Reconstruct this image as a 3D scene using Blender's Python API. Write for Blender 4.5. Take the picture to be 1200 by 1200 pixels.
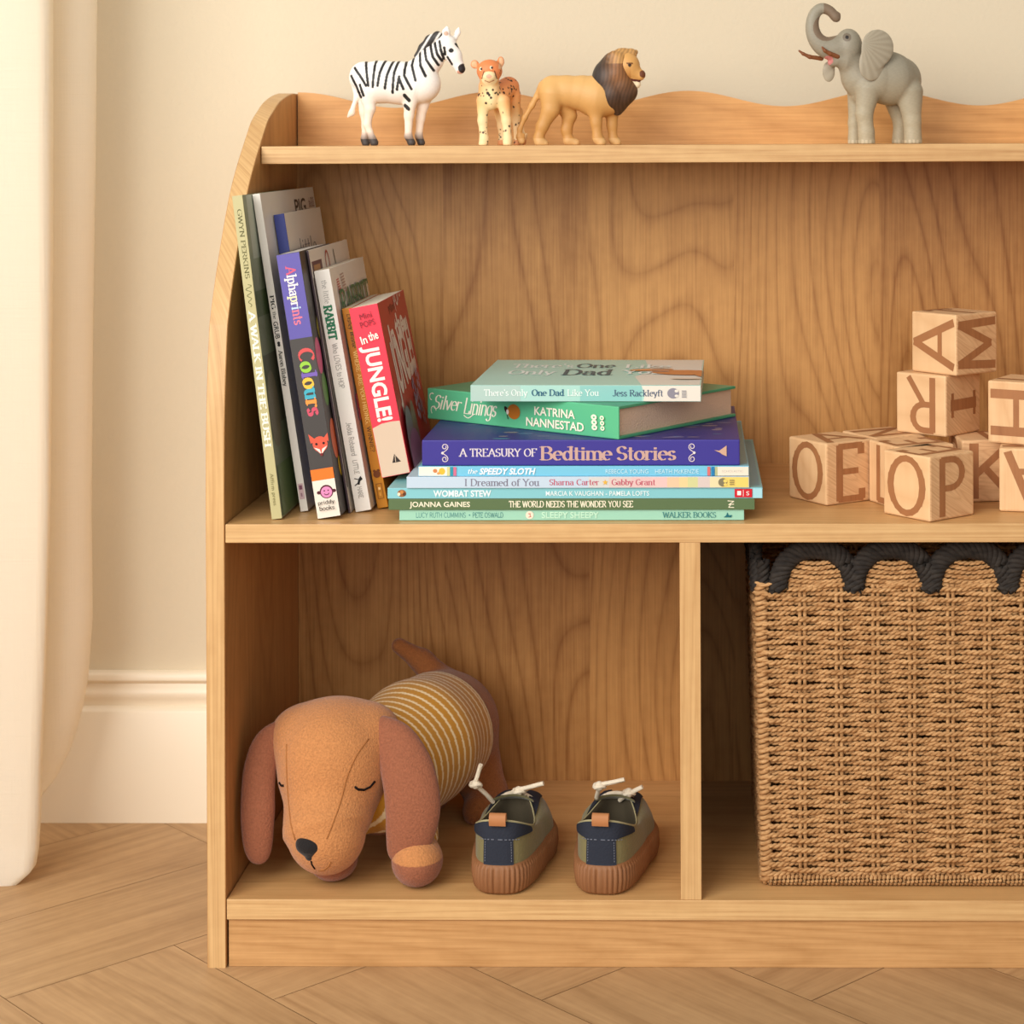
import bpy, bmesh, math, random
import numpy as np
from mathutils import Vector, Matrix
PI = math.pi
random.seed(7)
for o in list(bpy.data.objects): bpy.data.objects.remove(o)
SC = bpy.context.scene; COL = SC.collection

# ---------------------------------------------------------------- camera
YAW, PITCH, ROLL = 0.01473, 0.00073, 0.00385
FPX, CX, CY, DIST, CZ = 2341.5, 777.0, 160.7, 1.60993, 0.66902
def _rot():
    cy, sy = math.cos(YAW), math.sin(YAW); cp, sp = math.cos(PITCH), math.sin(PITCH); cr, sr = math.cos(ROLL), math.sin(ROLL)
    return np.array([[cy, -sy, 0], [sy, cy, 0], [0, 0, 1]]) @ np.array([[1, 0, 0], [0, cp, -sp], [0, sp, cp]]) @ np.array([[cr, 0, sr], [0, 1, 0], [-sr, 0, cr]])
RC = _rot(); CAMP = np.array([0, -DIST, CZ])
cam = bpy.data.cameras.new('camera'); camo = bpy.data.objects.new('camera', cam); COL.objects.link(camo)
m = Matrix.Identity(4)
for i in range(3):
    m[i][0] = RC[i, 0]; m[i][1] = RC[i, 2]; m[i][2] = -RC[i, 1]; m[i][3] = CAMP[i]
camo.matrix_world = m
cam.sensor_width = 36; cam.lens = FPX / 1200 * 36
cam.shift_x = (600 - CX) / 1200; cam.shift_y = (CY - 600) / 1200
cam.clip_start = 0.05
cam.dof.use_dof = True; cam.dof.focus_distance = 1.66; cam.dof.aperture_fstop = 13
SC.camera = camo

# ---------------------------------------------------------------- world, lights, exposure
W = bpy.data.worlds.new('world'); SC.world = W; W.use_nodes = True
bg = W.node_tree.nodes['Background']; bg.inputs[0].default_value = (1.0, .965, .915, 1); bg.inputs[1].default_value = .36
def area(name, loc, target, size, power, color, size_y=None):
    l = bpy.data.lights.new(name, 'AREA'); l.energy = power; l.color = color; l.size = size
    if size_y: l.shape = 'RECTANGLE'; l.size_y = size_y
    o = bpy.data.objects.new(name, l); COL.objects.link(o); o.location = loc
    o.rotation_euler = (Vector(target) - Vector(loc)).to_track_quat('-Z', 'Y').to_euler()
    return o
area('assumed_window_daylight', (-1.2, -1.85, 1.45), (0, .1, .38), 1.8, 68, (1, .98, .94))  # key light standing for an assumed, unseen window at the left front
area('added_curtain_light', (-1.25, .16, .75), (-.55, .25, .55), .35, 4.2, (1, .98, .94), 1.3)  # unseen lamp added at the left to lighten the curtain and nearby wall
area('added_fill_light', (.35, -2.5, 1.25), (-.2, .2, .4), 1.5, 15, (1, .96, .90))  # unseen fill added behind the camera to brighten the curtain's back fold
SC.view_settings.view_transform = 'Standard'; SC.view_settings.look = 'None'
SC.view_settings.gamma = 1; SC.view_settings.use_curve_mapping = False; SC.view_settings.exposure = 0.0

# ---------------------------------------------------------------- point helpers: a pixel and a depth (Y) or height (Z) give a place
def ray(px, py):
    d = np.array([(px - CX) / FPX, 1.0, (CY - py) / FPX]); return RC @ d
def at(px, py, y):
    d = ray(px, py); return Vector(CAMP + d * ((y - CAMP[1]) / d[1]))
def atz(px, py, z):
    d = ray(px, py); return Vector(CAMP + d * ((z - CAMP[2]) / d[2]))
def k_at(y): return (y + DIST) / FPX          # metres per pixel at depth y

# ---------------------------------------------------------------- object helpers
def props(o, label=None, cat=None, group=None, kind=None):
    if label: o['label'] = label
    if cat: o['category'] = cat
    if group: o['group'] = group
    if kind: o['kind'] = kind
    return o
def empty(name, loc, label, cat, group=None, rot=(0, 0, 0)):
    o = bpy.data.objects.new(name, None); COL.objects.link(o); o.location = loc; o.rotation_euler = rot
    o.empty_display_size = .02
    return props(o, label, cat, group)
def link(name, me, mats, parent=None, smooth=False):
    for mt in (mats if isinstance(mats, (list, tuple)) else [mats]): me.materials.append(mt)
    if smooth:
        me.polygons.foreach_set('use_smooth', np.ones(len(me.polygons), dtype=bool))
    o = bpy.data.objects.new(name, me); COL.objects.link(o)
    if parent is not None: o.parent = parent
    return o
def child(o, parent):
    """parent o (built in world space) under a placed empty and keep it where it is"""
    o.parent = parent
    o.matrix_parent_inverse = Matrix.LocRotScale(parent.location, parent.rotation_euler, None).inverted()
    return o
def mesh_np(name, v, q):
    me = bpy.data.meshes.new(name); v = np.asarray(v, np.float32); q = np.asarray(q, np.int32)
    n = q.shape[1]
    me.vertices.add(len(v)); me.vertices.foreach_set('co', v.ravel())
    me.loops.add(q.size); me.loops.foreach_set('vertex_index', q.ravel())
    me.polygons.add(len(q)); me.polygons.foreach_set('loop_start', np.arange(0, q.size, n, dtype=np.int32))
    me.update(calc_edges=True); me.validate()
    return me
def set_col(me, cols):
    a = me.color_attributes.new('Col', 'FLOAT_COLOR', 'POINT')
    c = np.ones((len(cols), 4), np.float32); c[:, :3] = cols
    a.data.foreach_set('color', c.ravel())

# ---------------------------------------------------------------- materials
def lin(c):
    return tuple(((x / 255) / 12.92 if x <= 10 else (((x / 255) + .055) / 1.055) ** 2.4) for x in c)
_mc = {}
def nodes_of(mt):
    mt.use_nodes = True; nt = mt.node_tree; return nt, nt.nodes, nt.links, nt.nodes['Principled BSDF']
def cmat(rgb, rough=.5, spec=.3, name=None, bump=0, bscale=300, sheen=0):
    key = (tuple(rgb), rough, spec, bump, bscale, sheen)
    if key in _mc: return _mc[key]
    mt = bpy.data.materials.new(name or 'paint_%d_%d_%d' % tuple(int(x) for x in rgb)); nt, N, L, b = nodes_of(mt)
    b.inputs['Base Color'].default_value = (*lin(rgb), 1); b.inputs['Roughness'].default_value = rough
    b.inputs['Specular IOR Level'].default_value = spec
    if sheen: b.inputs['Sheen Weight'].default_value = sheen; b.inputs['Sheen Roughness'].default_value = .4
    if bump:
        tc = N.new('ShaderNodeTexCoord'); nz = N.new('ShaderNodeTexNoise'); bp = N.new('ShaderNodeBump')
        nz.inputs['Scale'].default_value = bscale; nz.inputs['Detail'].default_value = 3
        L.new(tc.outputs['Object'], nz.inputs['Vector']); L.new(nz.outputs['Fac'], bp.inputs['Height'])
        bp.inputs['Strength'].default_value = bump; bp.inputs['Distance'].default_value = .002
        L.new(bp.outputs[0], b.inputs['Normal'])
    _mc[key] = mt
    return mt
def vcmat(name, rough=.55, spec=.3, bump=0, bscale=300, sheen=0, mottle=0):
    """colour from the mesh's own painted attribute (toy paint, plush fabric pieces)"""
    mt = bpy.data.materials.new(name); nt, N, L, b = nodes_of(mt)
    a = N.new('ShaderNodeAttribute'); a.attribute_name = 'Col'
    b.inputs['Roughness'].default_value = rough; b.inputs['Specular IOR Level'].default_value = spec
    src = a.outputs['Color']
    if sheen: b.inputs['Sheen Weight'].default_value = sheen; b.inputs['Sheen Roughness'].default_value = .5
    if bump or mottle:
        tc = N.new('ShaderNodeTexCoord'); nz = N.new('ShaderNodeTexNoise')
        nz.inputs['Scale'].default_value = bscale; nz.inputs['Detail'].default_value = 4
        L.new(tc.outputs['Object'], nz.inputs['Vector'])
        if bump:
            bp = N.new('ShaderNodeBump'); bp.inputs['Strength'].default_value = bump; bp.inputs['Distance'].default_value = .002
            L.new(nz.outputs['Fac'], bp.inputs['Height']); L.new(bp.outputs[0], b.inputs['Normal'])
        if mottle:
            mr = N.new('ShaderNodeMapRange'); mr.inputs[1].default_value = .3; mr.inputs[2].default_value = .7
            mr.inputs[3].default_value = 1 - mottle; mr.inputs[4].default_value = 1 + mottle
            L.new(nz.outputs['Fac'], mr.inputs[0])
            mx = N.new('ShaderNodeVectorMath'); mx.operation = 'SCALE'
            L.new(src, mx.inputs[0]); L.new(mr.outputs[0], mx.inputs['Scale']); src = mx.outputs[0]
    L.new(src, b.inputs['Base Color'])
    return mt
def wood(name, light, dark, axis, fig=9, strips=0.0, seed=0.0, rough=.42, amp=1.0, fine=1.0, across_scale=9.0, along_scale=1.3, source='Object', mid=0.5, sharp=2.2, ringa=.24, meda=.62):
    mt = bpy.data.materials.new(name); nt, N, L, b = nodes_of(mt)
    def mth(op, a, c=None, d=None):
        n = N.new('ShaderNodeMath'); n.operation = op
        for i, x in enumerate((a, c, d)):
            if x is None: continue
            if isinstance(x, (int, float)): n.inputs[i].default_value = x
            else: L.new(x, n.inputs[i])
        return n.outputs[0]
    tc = N.new('ShaderNodeTexCoord'); sp = N.new('ShaderNodeSeparateXYZ'); L.new(tc.outputs[source], sp.inputs[0])
    X, Y, Z = sp.outputs
    if source == 'UV': al, ac = X, mth('ADD', Y, Z)
    elif axis == 'x': al, ac = X, mth('ADD', Z, Y)
    elif axis == 'z': al, ac = Z, mth('ADD', X, Y)
    else: al, ac = Y, mth('ADD', X, Z)
    off = None
    if strips:
        wob = N.new('ShaderNodeTexNoise'); wob.noise_dimensions = '1D'; wob.inputs['Scale'].default_value = 3
        idx = mth('FLOOR', mth('DIVIDE', mth('ADD', ac, seed * .037), strips))
        wn = N.new('ShaderNodeTexWhiteNoise'); wn.noise_dimensions = '1D'; L.new(mth('ADD', idx, seed), wn.inputs['W'])
        off = wn.outputs['Value']
        al = mth('MULTIPLY_ADD', off, 13.0, al); ac = mth('MULTIPLY_ADD', off, 5.0, ac)
    def nz(sa, sl, det=2, dist=0):
        cb = N.new('ShaderNodeCombineXYZ'); L.new(mth('MULTIPLY', ac, sa), cb.inputs[0]); L.new(mth('MULTIPLY', al, sl), cb.inputs[1])
        cb.inputs[2].default_value = seed
        n = N.new('ShaderNodeTexNoise'); n.inputs['Scale'].default_value = 1; n.inputs['Detail'].default_value = det; n.inputs['Distortion'].default_value = dist
        L.new(cb.outputs[0], n.inputs['Vector']); return n.outputs['Fac']
    n1 = nz(across_scale, along_scale, .6, .1)
    ring = mth('ABSOLUTE', mth('SUBTRACT', mth('FRACT', mth('MULTIPLY', n1, fig)), .5))      # 0.5 on a growth line, 0 between
    ring = mth('POWER', mth('MULTIPLY', ring, 2.0), sharp)
    med = nz(60, 1.6, 2); fib = nz(560 * fine, 12, 2)
    flk = nz(90, 70, 2)
    f = mth('MULTIPLY', ring, ringa * amp)
    f = mth('MULTIPLY_ADD', mth('SUBTRACT', med, .5), meda * amp, f)
    f = mth('MULTIPLY_ADD', mth('SUBTRACT', fib, .5), .75 * amp, f)
    f = mth('MULTIPLY_ADD', mth('SUBTRACT', flk, .5), .28 * amp, f)
    if off is not None: f = mth('MULTIPLY_ADD', mth('SUBTRACT', off, .5), .36 * amp, f)
    f = mth('ADD', f, mid - .14 * amp)
    cr = N.new('ShaderNodeValToRGB'); cr.color_ramp.elements[0].color = (*lin(light), 1); cr.color_ramp.elements[1].color = (*lin(dark), 1)
    cr.color_ramp.elements[0].position = .12; cr.color_ramp.elements[1].position = .95
    L.new(f, cr.inputs[0]); L.new(cr.outputs[0], b.inputs['Base Color'])
    b.inputs['Roughness'].default_value = rough; b.inputs['Specular IOR Level'].default_value = .35
    bp = N.new('ShaderNodeBump'); bp.inputs['Strength'].default_value = .12; bp.inputs['Distance'].default_value = .0006
    L.new(fib, bp.inputs['Height']); L.new(bp.outputs[0], b.inputs['Normal'])
    return mt

# ---------------------------------------------------------------- mesh builder
class MB:
    def __init__(s): s.v = []; s.f = []; s.m = []; s.mats = []
    def mi(s, mt):
        if mt not in s.mats: s.mats.append(mt)
        return s.mats.index(mt)
    def add(s, vs, fs, mt):
        b = len(s.v); s.v += [tuple(x) for x in vs]; i = s.mi(mt)
        for f in fs: s.f.append([b + j for j in f]); s.m.append(i)
    def box(s, O, A, B, C, mt, bev=0):
        """box with corner O and edge vectors A, B, C; bev chamfers all edges"""
        O, A, B, C = map(Vector, (O, A, B, C))
        bm = bmesh.new(); vs = [bm.verts.new(O + A * i + B * j + C * k) for i in (0, 1) for j in (0, 1) for k in (0, 1)]
        for f in ((0, 1, 3, 2), (4, 6, 7, 5), (0, 4, 5, 1), (2, 3, 7, 6), (0, 2, 6, 4), (1, 5, 7, 3)): bm.faces.new([vs[i] for i in f])
        if A.cross(B).dot(C) < 0: bmesh.ops.reverse_faces(bm, faces=bm.faces[:])
        if bev: bmesh.ops.bevel(bm, geom=bm.edges[:], offset=bev, segments=2, profile=.5, affect='EDGES')
        bm.verts.index_update(); s.add([v.co.copy() for v in bm.verts], [[v.index for v in f.verts] for f in bm.faces], mt); bm.free()
    def tube(s, pts, r, mt, n=8, closed=False):
        P = [Vector(p) for p in pts]; R = r if isinstance(r, (list, tuple)) else [r] * len(P)
        vs = []; up = None; k = len(P)
        for i, p in enumerate(P):
            t = (P[(i + 1) % k] - P[i - 1]) if closed else (P[min(i + 1, k - 1)] - P[max(i - 1, 0)])
            t.normalize()
            if up is None: up = t.orthogonal().normalized()
            up = (up - t * up.dot(t)).normalized(); w = t.cross(up)
            for j in range(n):
                a = 2 * PI * j / n; vs.append(p + (up * math.cos(a) + w * math.sin(a)) * R[i])
        fs = []
        for i in range(k if closed else k - 1):
            for j in range(n):
                i2 = (i + 1) % k
                fs.append([i * n + j, i * n + (j + 1) % n, i2 * n + (j + 1) % n, i2 * n + j])
        if not closed: fs += [list(range(n))[::-1], [(k - 1) * n + j for j in range(n)]]
        s.add(vs, fs, mt)
    def ball(s, c, r, mt, seg=12):
        c = Vector(c); rr = r if isinstance(r, (tuple, list)) else (r, r, r); vs = []; fs = []; h = seg // 2
        for i in range(h + 1):
            a = PI * i / h
            for j in range(seg):
                b = 2 * PI * j / seg; vs.append(c + Vector((rr[0] * math.sin(a) * math.cos(b), rr[1] * math.sin(a) * math.sin(b), -rr[2] * math.cos(a))))
        for i in range(h):
            for j in range(seg): fs.append([i * seg + j, i * seg + (j + 1) % seg, (i + 1) * seg + (j + 1) % seg, (i + 1) * seg + j])
        s.add(vs, fs, mt)
    def build(s, name, parent=None, smooth=False):
        me = bpy.data.meshes.new(name); me.from_pydata(s.v, [], s.f)
        for mt in s.mats: me.materials.append(mt)
        me.polygons.foreach_set('material_index', s.m)
        if smooth: me.polygons.foreach_set('use_smooth', np.ones(len(s.f), dtype=bool))
        me.update()
        o = bpy.data.objects.new(name, me); COL.objects.link(o)
        if parent is not None: child(o, parent)
        return o
def autosmooth(o, ang=40):
    me = o.data; bm = bmesh.new(); bm.from_mesh(me)
    bmesh.ops.remove_doubles(bm, verts=bm.verts[:], dist=1e-6)
    for f in bm.faces: f.smooth = True
    for e in bm.edges:
        if len(e.link_faces) == 2 and e.calc_face_angle(0) > math.radians(ang): e.smooth = False
    bm.to_mesh(me); bm.free(); return o
def spline(pts, n=8, closed=False):
    P = [Vector(p) for p in pts]; out = []; k = len(P)
    for i in range(k if closed else k - 1):
        if closed: a, b, c, d = P[(i - 1) % k], P[i], P[(i + 1) % k], P[(i + 2) % k]
        else: a, b, c, d = P[max(i - 1, 0)], P[i], P[i + 1], P[min(i + 2, k - 1)]
        for j in range(n):
            t = j / n; out.append(.5 * ((2 * b) + (c - a) * t + (2 * a - 5 * b + 4 * c - d) * t * t + (3 * b - a - 3 * c + d) * t ** 3))
    if not closed: out.append(P[-1])
    return out

# ---------------------------------------------------------------- smooth solid modelling (blended rounded limbs meshed as one skin)
def chain(pts):
    return [('c', pts[i], pts[i + 1]) for i in range(len(pts) - 1)]
def _smin(a, b, k):
    h = np.clip(.5 + .5 * (b - a) / k, 0, 1); return b * (1 - h) + a * h - k * h * (1 - h)
def solid(prims, h, blend, clip=None, wsc=1.0):
    """prims: ('c',(x,y,z,r),(x,y,z,r)) tapered limb; ('e',(x,y,z),(rx,ry,rz)[,3x3]) ellipsoid. returns verts, quads"""
    lo = np.full(3, 1e9); hi = -lo
    bb = []
    for p in prims:
        if p[0] == 'c':
            a, c = np.array(p[1], float), np.array(p[2], float)
            l = np.minimum(a[:3] - a[3], c[:3] - c[3]); u = np.maximum(a[:3] + a[3], c[:3] + c[3])
        else:
            c = np.array(p[1], float); r = np.array(p[2], float)
            if len(p) > 3: r = np.full(3, r.max())
            l, u = c - r, c + r
        bb.append((l, u)); lo = np.minimum(lo, l); hi = np.maximum(hi, u)
    lo -= 3 * h + blend * .5; hi += 3 * h + blend * .5
    n = np.ceil((hi - lo) / h).astype(int) + 1
    F = np.full(n, 1e3 * h, np.float32)
    ax = [lo[i] + h * np.arange(n[i]) for i in range(3)]
    for p, (l, u) in zip(prims, bb):
        m = blend * 1.0 + 2 * h
        i0 = np.maximum(0, np.floor((l - m - lo) / h).astype(int)); i1 = np.minimum(n, np.ceil((u + m - lo) / h).astype(int) + 1)
        sl = tuple(slice(i0[i], i1[i]) for i in range(3))
        x, y, z = np.meshgrid(ax[0][sl[0]], ax[1][sl[1]], ax[2][sl[2]], indexing='ij', sparse=True)
        if p[0] == 'c':
            a, c = np.array(p[1], float), np.array(p[2], float); d = c[:3] - a[:3]; dd = max(d @ d, 1e-12)
            t = np.clip(((x - a[0]) * d[0] + (y - a[1]) * d[1] + (z - a[2]) * d[2]) / dd, 0, 1)
            f = np.sqrt((x - a[0] - t * d[0]) ** 2 + (y - a[1] - t * d[1]) ** 2 + (z - a[2] - t * d[2]) ** 2) - (a[3] + t * (c[3] - a[3]))
        else:
            c = p[1]; r = p[2]; X, Y, Z = x - c[0], y - c[1], z - c[2]
            if len(p) > 3:
                Rm = np.array(p[3]); X, Y, Z = (Rm[0, 0] * X + Rm[1, 0] * Y + Rm[2, 0] * Z), (Rm[0, 1] * X + Rm[1, 1] * Y + Rm[2, 1] * Z), (Rm[0, 2] * X + Rm[1, 2] * Y + Rm[2, 2] * Z)
            k0 = np.sqrt((X / r[0]) ** 2 + (Y / r[1]) ** 2 + (Z / r[2]) ** 2); k1 = np.sqrt((X / r[0] ** 2) ** 2 + (Y / r[1] ** 2) ** 2 + (Z / r[2] ** 2) ** 2) + 1e-9
            f = k0 * (k0 - 1) / k1
        F[sl] = _smin(F[sl], f, blend)
    if clip is not None:
        x, y, z = np.meshgrid(*ax, indexing='ij', sparse=True); F = np.maximum(F, clip(x, y, z))
    return surfnets(F, lo, h)
def surfnets(F, lo, h):
    s = F < 0; n = np.array(F.shape)
    c = np.zeros(n - 1, np.int8)
    for i in (0, 1):
        for j in (0, 1):
            for k in (0, 1): c += s[i:n[0] - 1 + i, j:n[1] - 1 + j, k:n[2] - 1 + k]
    ci = np.argwhere((c > 0) & (c < 8)); idx = np.full(n - 1, -1, np.int64); idx[tuple(ci.T)] = np.arange(len(ci))
    pos = np.zeros((len(ci), 3)); cnt = np.zeros(len(ci))
    cor = [np.array((i, j, k)) for i in (0, 1) for j in (0, 1) for k in (0, 1)]
    for a in range(8):
        for b in range(a + 1, 8):
            d = cor[b] - cor[a]
            if d.sum() != 1 or (d < 0).any(): continue
            fa = F[tuple((ci + cor[a]).T)]; fb = F[tuple((ci + cor[b]).T)]; x = (fa < 0) != (fb < 0)
            t = np.where(x, fa / np.where(x, fa - fb, 1), 0)
            pos += x[:, None] * (cor[a] + t[:, None] * d); cnt += x
    V = lo + h * (ci + pos / cnt[:, None]); Q = []
    for axn in range(3):
        sa = [slice(None)] * 3; sb = [slice(None)] * 3; sa[axn] = slice(0, -1); sb[axn] = slice(1, None)
        x = s[tuple(sa)] != s[tuple(sb)]; e = np.argwhere(x)
        o1, o2 = (axn + 1) % 3, (axn + 2) % 3
        e = e[(e[:, o1] > 0) & (e[:, o2] > 0) & (e[:, o1] < n[o1] - 1) & (e[:, o2] < n[o2] - 1)]
        u = np.zeros(3, int); u[o1] = 1; w = np.zeros(3, int); w[o2] = 1
        q = np.stack([idx[tuple((e - u - w).T)], idx[tuple((e - w).T)], idx[tuple(e.T)], idx[tuple((e - u).T)]], 1)
        flip = ~s[tuple(e.T)]; q[flip] = q[flip][:, ::-1]; Q.append(q)
    return V, np.concatenate(Q)

# ================================================================ THE ROOM
XIN = -0.3795                                    # inner face of the bookcase's left side
ZB0, ZB, ZM0, ZM, ZT0, ZT = .0391, .0554, .3435, .3585, .6480, .6634     # shelf undersides and tops
YB = .300                                        # front of the back panel
TH = .0152
yw = atz(150, 964.5, 0).y                        # front face of the baseboard
WALL = yw + .018

def wall_material():
    mt = bpy.data.materials.new('painted_plaster'); nt, N, L, b = nodes_of(mt)
    b.inputs['Base Color'].default_value = (*lin((216, 202, 176)), 1); b.inputs['Roughness'].default_value = .8; b.inputs['Specular IOR Level'].default_value = .2
    tc = N.new('ShaderNodeTexCoord'); nz = N.new('ShaderNodeTexNoise'); nz.inputs['Scale'].default_value = 260; nz.inputs['Detail'].default_value = 3; nz.inputs['Distortion'].default_value = .6
    L.new(tc.outputs['Object'], nz.inputs['Vector']); bp = N.new('ShaderNodeBump'); bp.inputs['Strength'].default_value = .22; bp.inputs['Distance'].default_value = .0015
    L.new(nz.outputs['Fac'], bp.inputs['Height']); L.new(bp.outputs[0], b.inputs['Normal']); return mt
mb = MB(); mb.box((-1.6, WALL, 0), (3.2, 0, 0), (0, .06, 0), (0, 0, 1.7), wall_material())
props(mb.build('wall_back'), kind='structure')

# baseboard with a stepped moulding
kb = k_at(yw)
prof = [(0, 790), (.010, 790), (.0125, 793), (.0125, 799), (.0105, 801), (.0075, 804), (.0085, 807), (.0115, 811), (.0125, 816), (.0115, 821), (.0095, 825), (.0095, 829), (.0125, 830), (.0165, 832), (.018, 835), (.018, 964.5), (0, 964.5)]
zz = lambda py: max(0.0, (964.5 - py) * kb)
vs = []; fs = []
n = len(prof)
for x in (-1.6, 1.6): vs += [(x, WALL - o, zz(p)) for o, p in prof]
for i in range(n - 1): fs.append([i, i + 1, n + i + 1, n + i])
mb = MB(); mb.add(vs, fs, cmat((238, 224, 200), .35, .4, 'gloss_white_paint')); o = autosmooth(mb.build('baseboard_back'), 50); props(o, kind='structure')

# herringbone floor: every plank one quad over a dark groove bed
PW = .148; NL = 3
oak = wood('oak_floor_planks', (190, 153, 109), (146, 110, 72), 'x', fig=16, seed=3.0, rough=.5, source='UV', amp=.9, fine=.4, across_scale=7, along_scale=.5)
nt = oak.node_tree; N = nt.nodes; L = nt.links; b = N['Principled BSDF']
a = N.new('ShaderNodeAttribute'); a.attribute_name = 'Col'; mx = N.new('ShaderNodeMix'); mx.data_type = 'RGBA'; mx.blend_type = 'MULTIPLY'; mx.inputs[0].default_value = 1
src = b.inputs['Base Color'].links[0].from_socket; L.new(src, mx.inputs[6]); L.new(a.outputs['Color'], mx.inputs[7]); L.new(mx.outputs[2], b.inputs['Base Color'])
u0, v0 = -.339, -.4225
verts = []; quads = []; uvs = []; tint = []
rng = np.random.RandomState(5); g = .00035
def plank(u, v, lu, lv):
    q = [(u + g, v + g), (u + lu - g, v + g), (u + lu - g, v + lv - g), (u + g, v + lv - g)]
    pts = [((a_ + b_) / math.sqrt(2), (b_ - a_) / math.sqrt(2)) for a_, b_ in q]
    if all(p[1] > WALL + .05 for p in pts) or all(p[1] < -1.0 for p in pts) or all(p[0] < -1.3 for p in pts) or all(p[0] > 1.0 for p in pts): return
    base = len(verts); verts.extend([(x, y, 0) for x, y in pts]); quads.append([base, base + 1, base + 2, base + 3])
    r1, r2 = rng.rand(2) * 9
    for a_, b_ in q: uvs.append((a_ - u + r1, b_ - v + r2) if lu > lv else (b_ - v + r1, a_ - u + r2))
    t = .95 + .1 * rng.rand(); tint.extend([(t, t * (.99 + .02 * rng.rand()), t)] * 4)
# staircase: one u-plank and one v-plank per step along the diagonal, rows repeat every 2*NL across it
for d in range(-40, 40):
    for r in range(-6, 7):
        i, j = d + r * NL, d - r * NL
        plank(u0 + (i) * PW, v0 + (j) * PW, NL * PW, PW)            # long along u
        plank(u0 + (i - 1) * PW, v0 + (j ) * PW, PW, NL * PW)       # long along v
me = mesh_np('floor', verts, quads)
uvl = me.uv_layers.new(name='UVMap'); uvl.data.foreach_set('uv', np.array(uvs, np.float32).ravel())
set_col(me, np.array(tint, np.float32))
fl = link('floor', me, [oak, cmat((134, 98, 64), .8, .2, 'plank_groove')]); props(fl, kind='structure')
bm = bmesh.new(); bm.from_mesh(fl.data)
qs = [bm.verts.new(p) for p in ((-1.6, -1.4, -.0006), (1.6, -1.4, -.0006), (1.6, WALL + .06, -.0006), (-1.6, WALL + .06, -.0006))]
f = bm.faces.new(qs); f.material_index = 1; bm.to_mesh(fl.data); bm.free()

# ================================================================ THE BOOKCASE
M_BACK = wood('maple_veneer_upright', (200, 147, 86), (140, 89, 41), 'z', fig=26, strips=.139, seed=2.108, amp=1.0, across_scale=7, along_scale=1.25, sharp=4, ringa=.36, meda=.36)
M_SIDE = wood('maple_veneer_side', (204, 154, 96), (152, 102, 54), 'z', fig=24, strips=.12, seed=5.1, amp=.8)
M_EDGE = wood('maple_edge_upright', (218, 178, 124), (180, 134, 84), 'z', fig=10, seed=7.7, amp=1.0, across_scale=70, along_scale=1.2)
M_EDGEX = wood('maple_edge_lying', (218, 178, 124), (180, 134, 84), 'x', fig=10, seed=1.2, amp=1.1, across_scale=80, along_scale=1.1)
M_SHELF = wood('maple_veneer_shelf', (216, 170, 112), (178, 128, 74), 'x', fig=26, seed=9.4, amp=.75, strips=.11)
M_PLINTH = wood('maple_veneer_plinth', (208, 160, 106), (164, 116, 66), 'x', fig=26, seed=4.6, amp=1.0)
M_RAIL = wood('maple_veneer_rail', (222, 166, 102), (180, 124, 66), 'x', fig=16, seed=6.2, amp=1.0)
M_GAP = cmat((60, 36, 18), .8, .1, 'shadow_gap_joint')

XD0 = at(797, 850, 0).x; XD1 = at(821.5, 850, 0).x; XR = XD1 + (XD0 - XIN)
bc = empty('bookcase', (0, 0, 0), 'maple wood kids bookcase with wavy top rail, two bays and a curved side', 'bookcase')
def side_panel(x0, x1):
    # the front edge curves back towards the wall above the middle shelf
    prof = [(0.0, 0.0), (0.0, .30)]
    for py, y in ((575, .0), (480, .003), (400, .0115), (367, .019), (300, .047), (233, .0835), (200, .109), (172, .137), (155, .156), (141, .173), (127, .203), (119, .225), (112.5, .258), (109.5, .287)):
        prof.append((y, at(777 - 514.5 * DIST / (DIST + y), py, y).z))
    ptop = prof[-1][1]
    sm = [Vector((a_, b_, 0)) for a_, b_ in prof]
    sm = [Vector((0, 0, 0)), Vector((0, .25, 0))] + spline(sm[1:], 5)
    pts = [(p.x, p.y) for p in sm] + [(.318, ptop), (.318, 0)]
    bm = bmesh.new(); A = [bm.verts.new((x0, y, z)) for y, z in pts]; B = [bm.verts.new((x1, y, z)) for y, z in pts]
    n = len(pts); fa = bm.faces.new(A); fb = bm.faces.new(B[::-1]); fa.material_index = fb.material_index = 0
    for i in range(n):
        f = bm.faces.new((A[(i + 1) % n], A[i], B[i], B[(i + 1) % n])); f.material_index = 1
    bmesh.ops.recalc_face_normals(bm, faces=bm.faces[:])
    ed = [e for e in bm.edges if abs(e.verts[0].co.x - e.verts[1].co.x) < 1e-6]
    bmesh.ops.bevel(bm, geom=ed, offset=.0006, segments=1, affect='EDGES')
    me = bpy.data.meshes.new('side_panel'); bm.to_mesh(me); bm.free()
    return child(link('side_panel', me, [M_SIDE, M_EDGE]), bc)
side_panel(XIN - TH, XIN); side_panel(XR, XR + TH)
def board(name, x0, x1, y0, y1, z0, z1, face, edge, bev=.0005):
    mb = MB(); mb.box((x0, y0, z0), (x1 - x0, 0, 0), (0, y1 - y0, 0), (0, 0, z1 - z0), face, bev); o = mb.build(name, bc)
    me = o.data; me.materials.append(edge)
    for p in me.polygons:
        if p.normal.y < -.9: p.material_index = 1
    return o
e = .0007
YT = .140
board('shelf', XIN + e, XR - e, YT, YB, ZT0, ZT, M_SHELF, M_EDGEX)
board('shelf', XIN + e, XR - e, .0, YB, ZM0, ZM, M_SHELF, M_EDGEX)
board('bottom_shelf', XIN + e, XR - e, .0, YB, ZB0, ZB, M_SHELF, M_EDGEX)
board('plinth', XIN + .0015, XR - .0015, .003, .018, .0, ZB0 - .0004, M_PLINTH, M_PLINTH)
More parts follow.
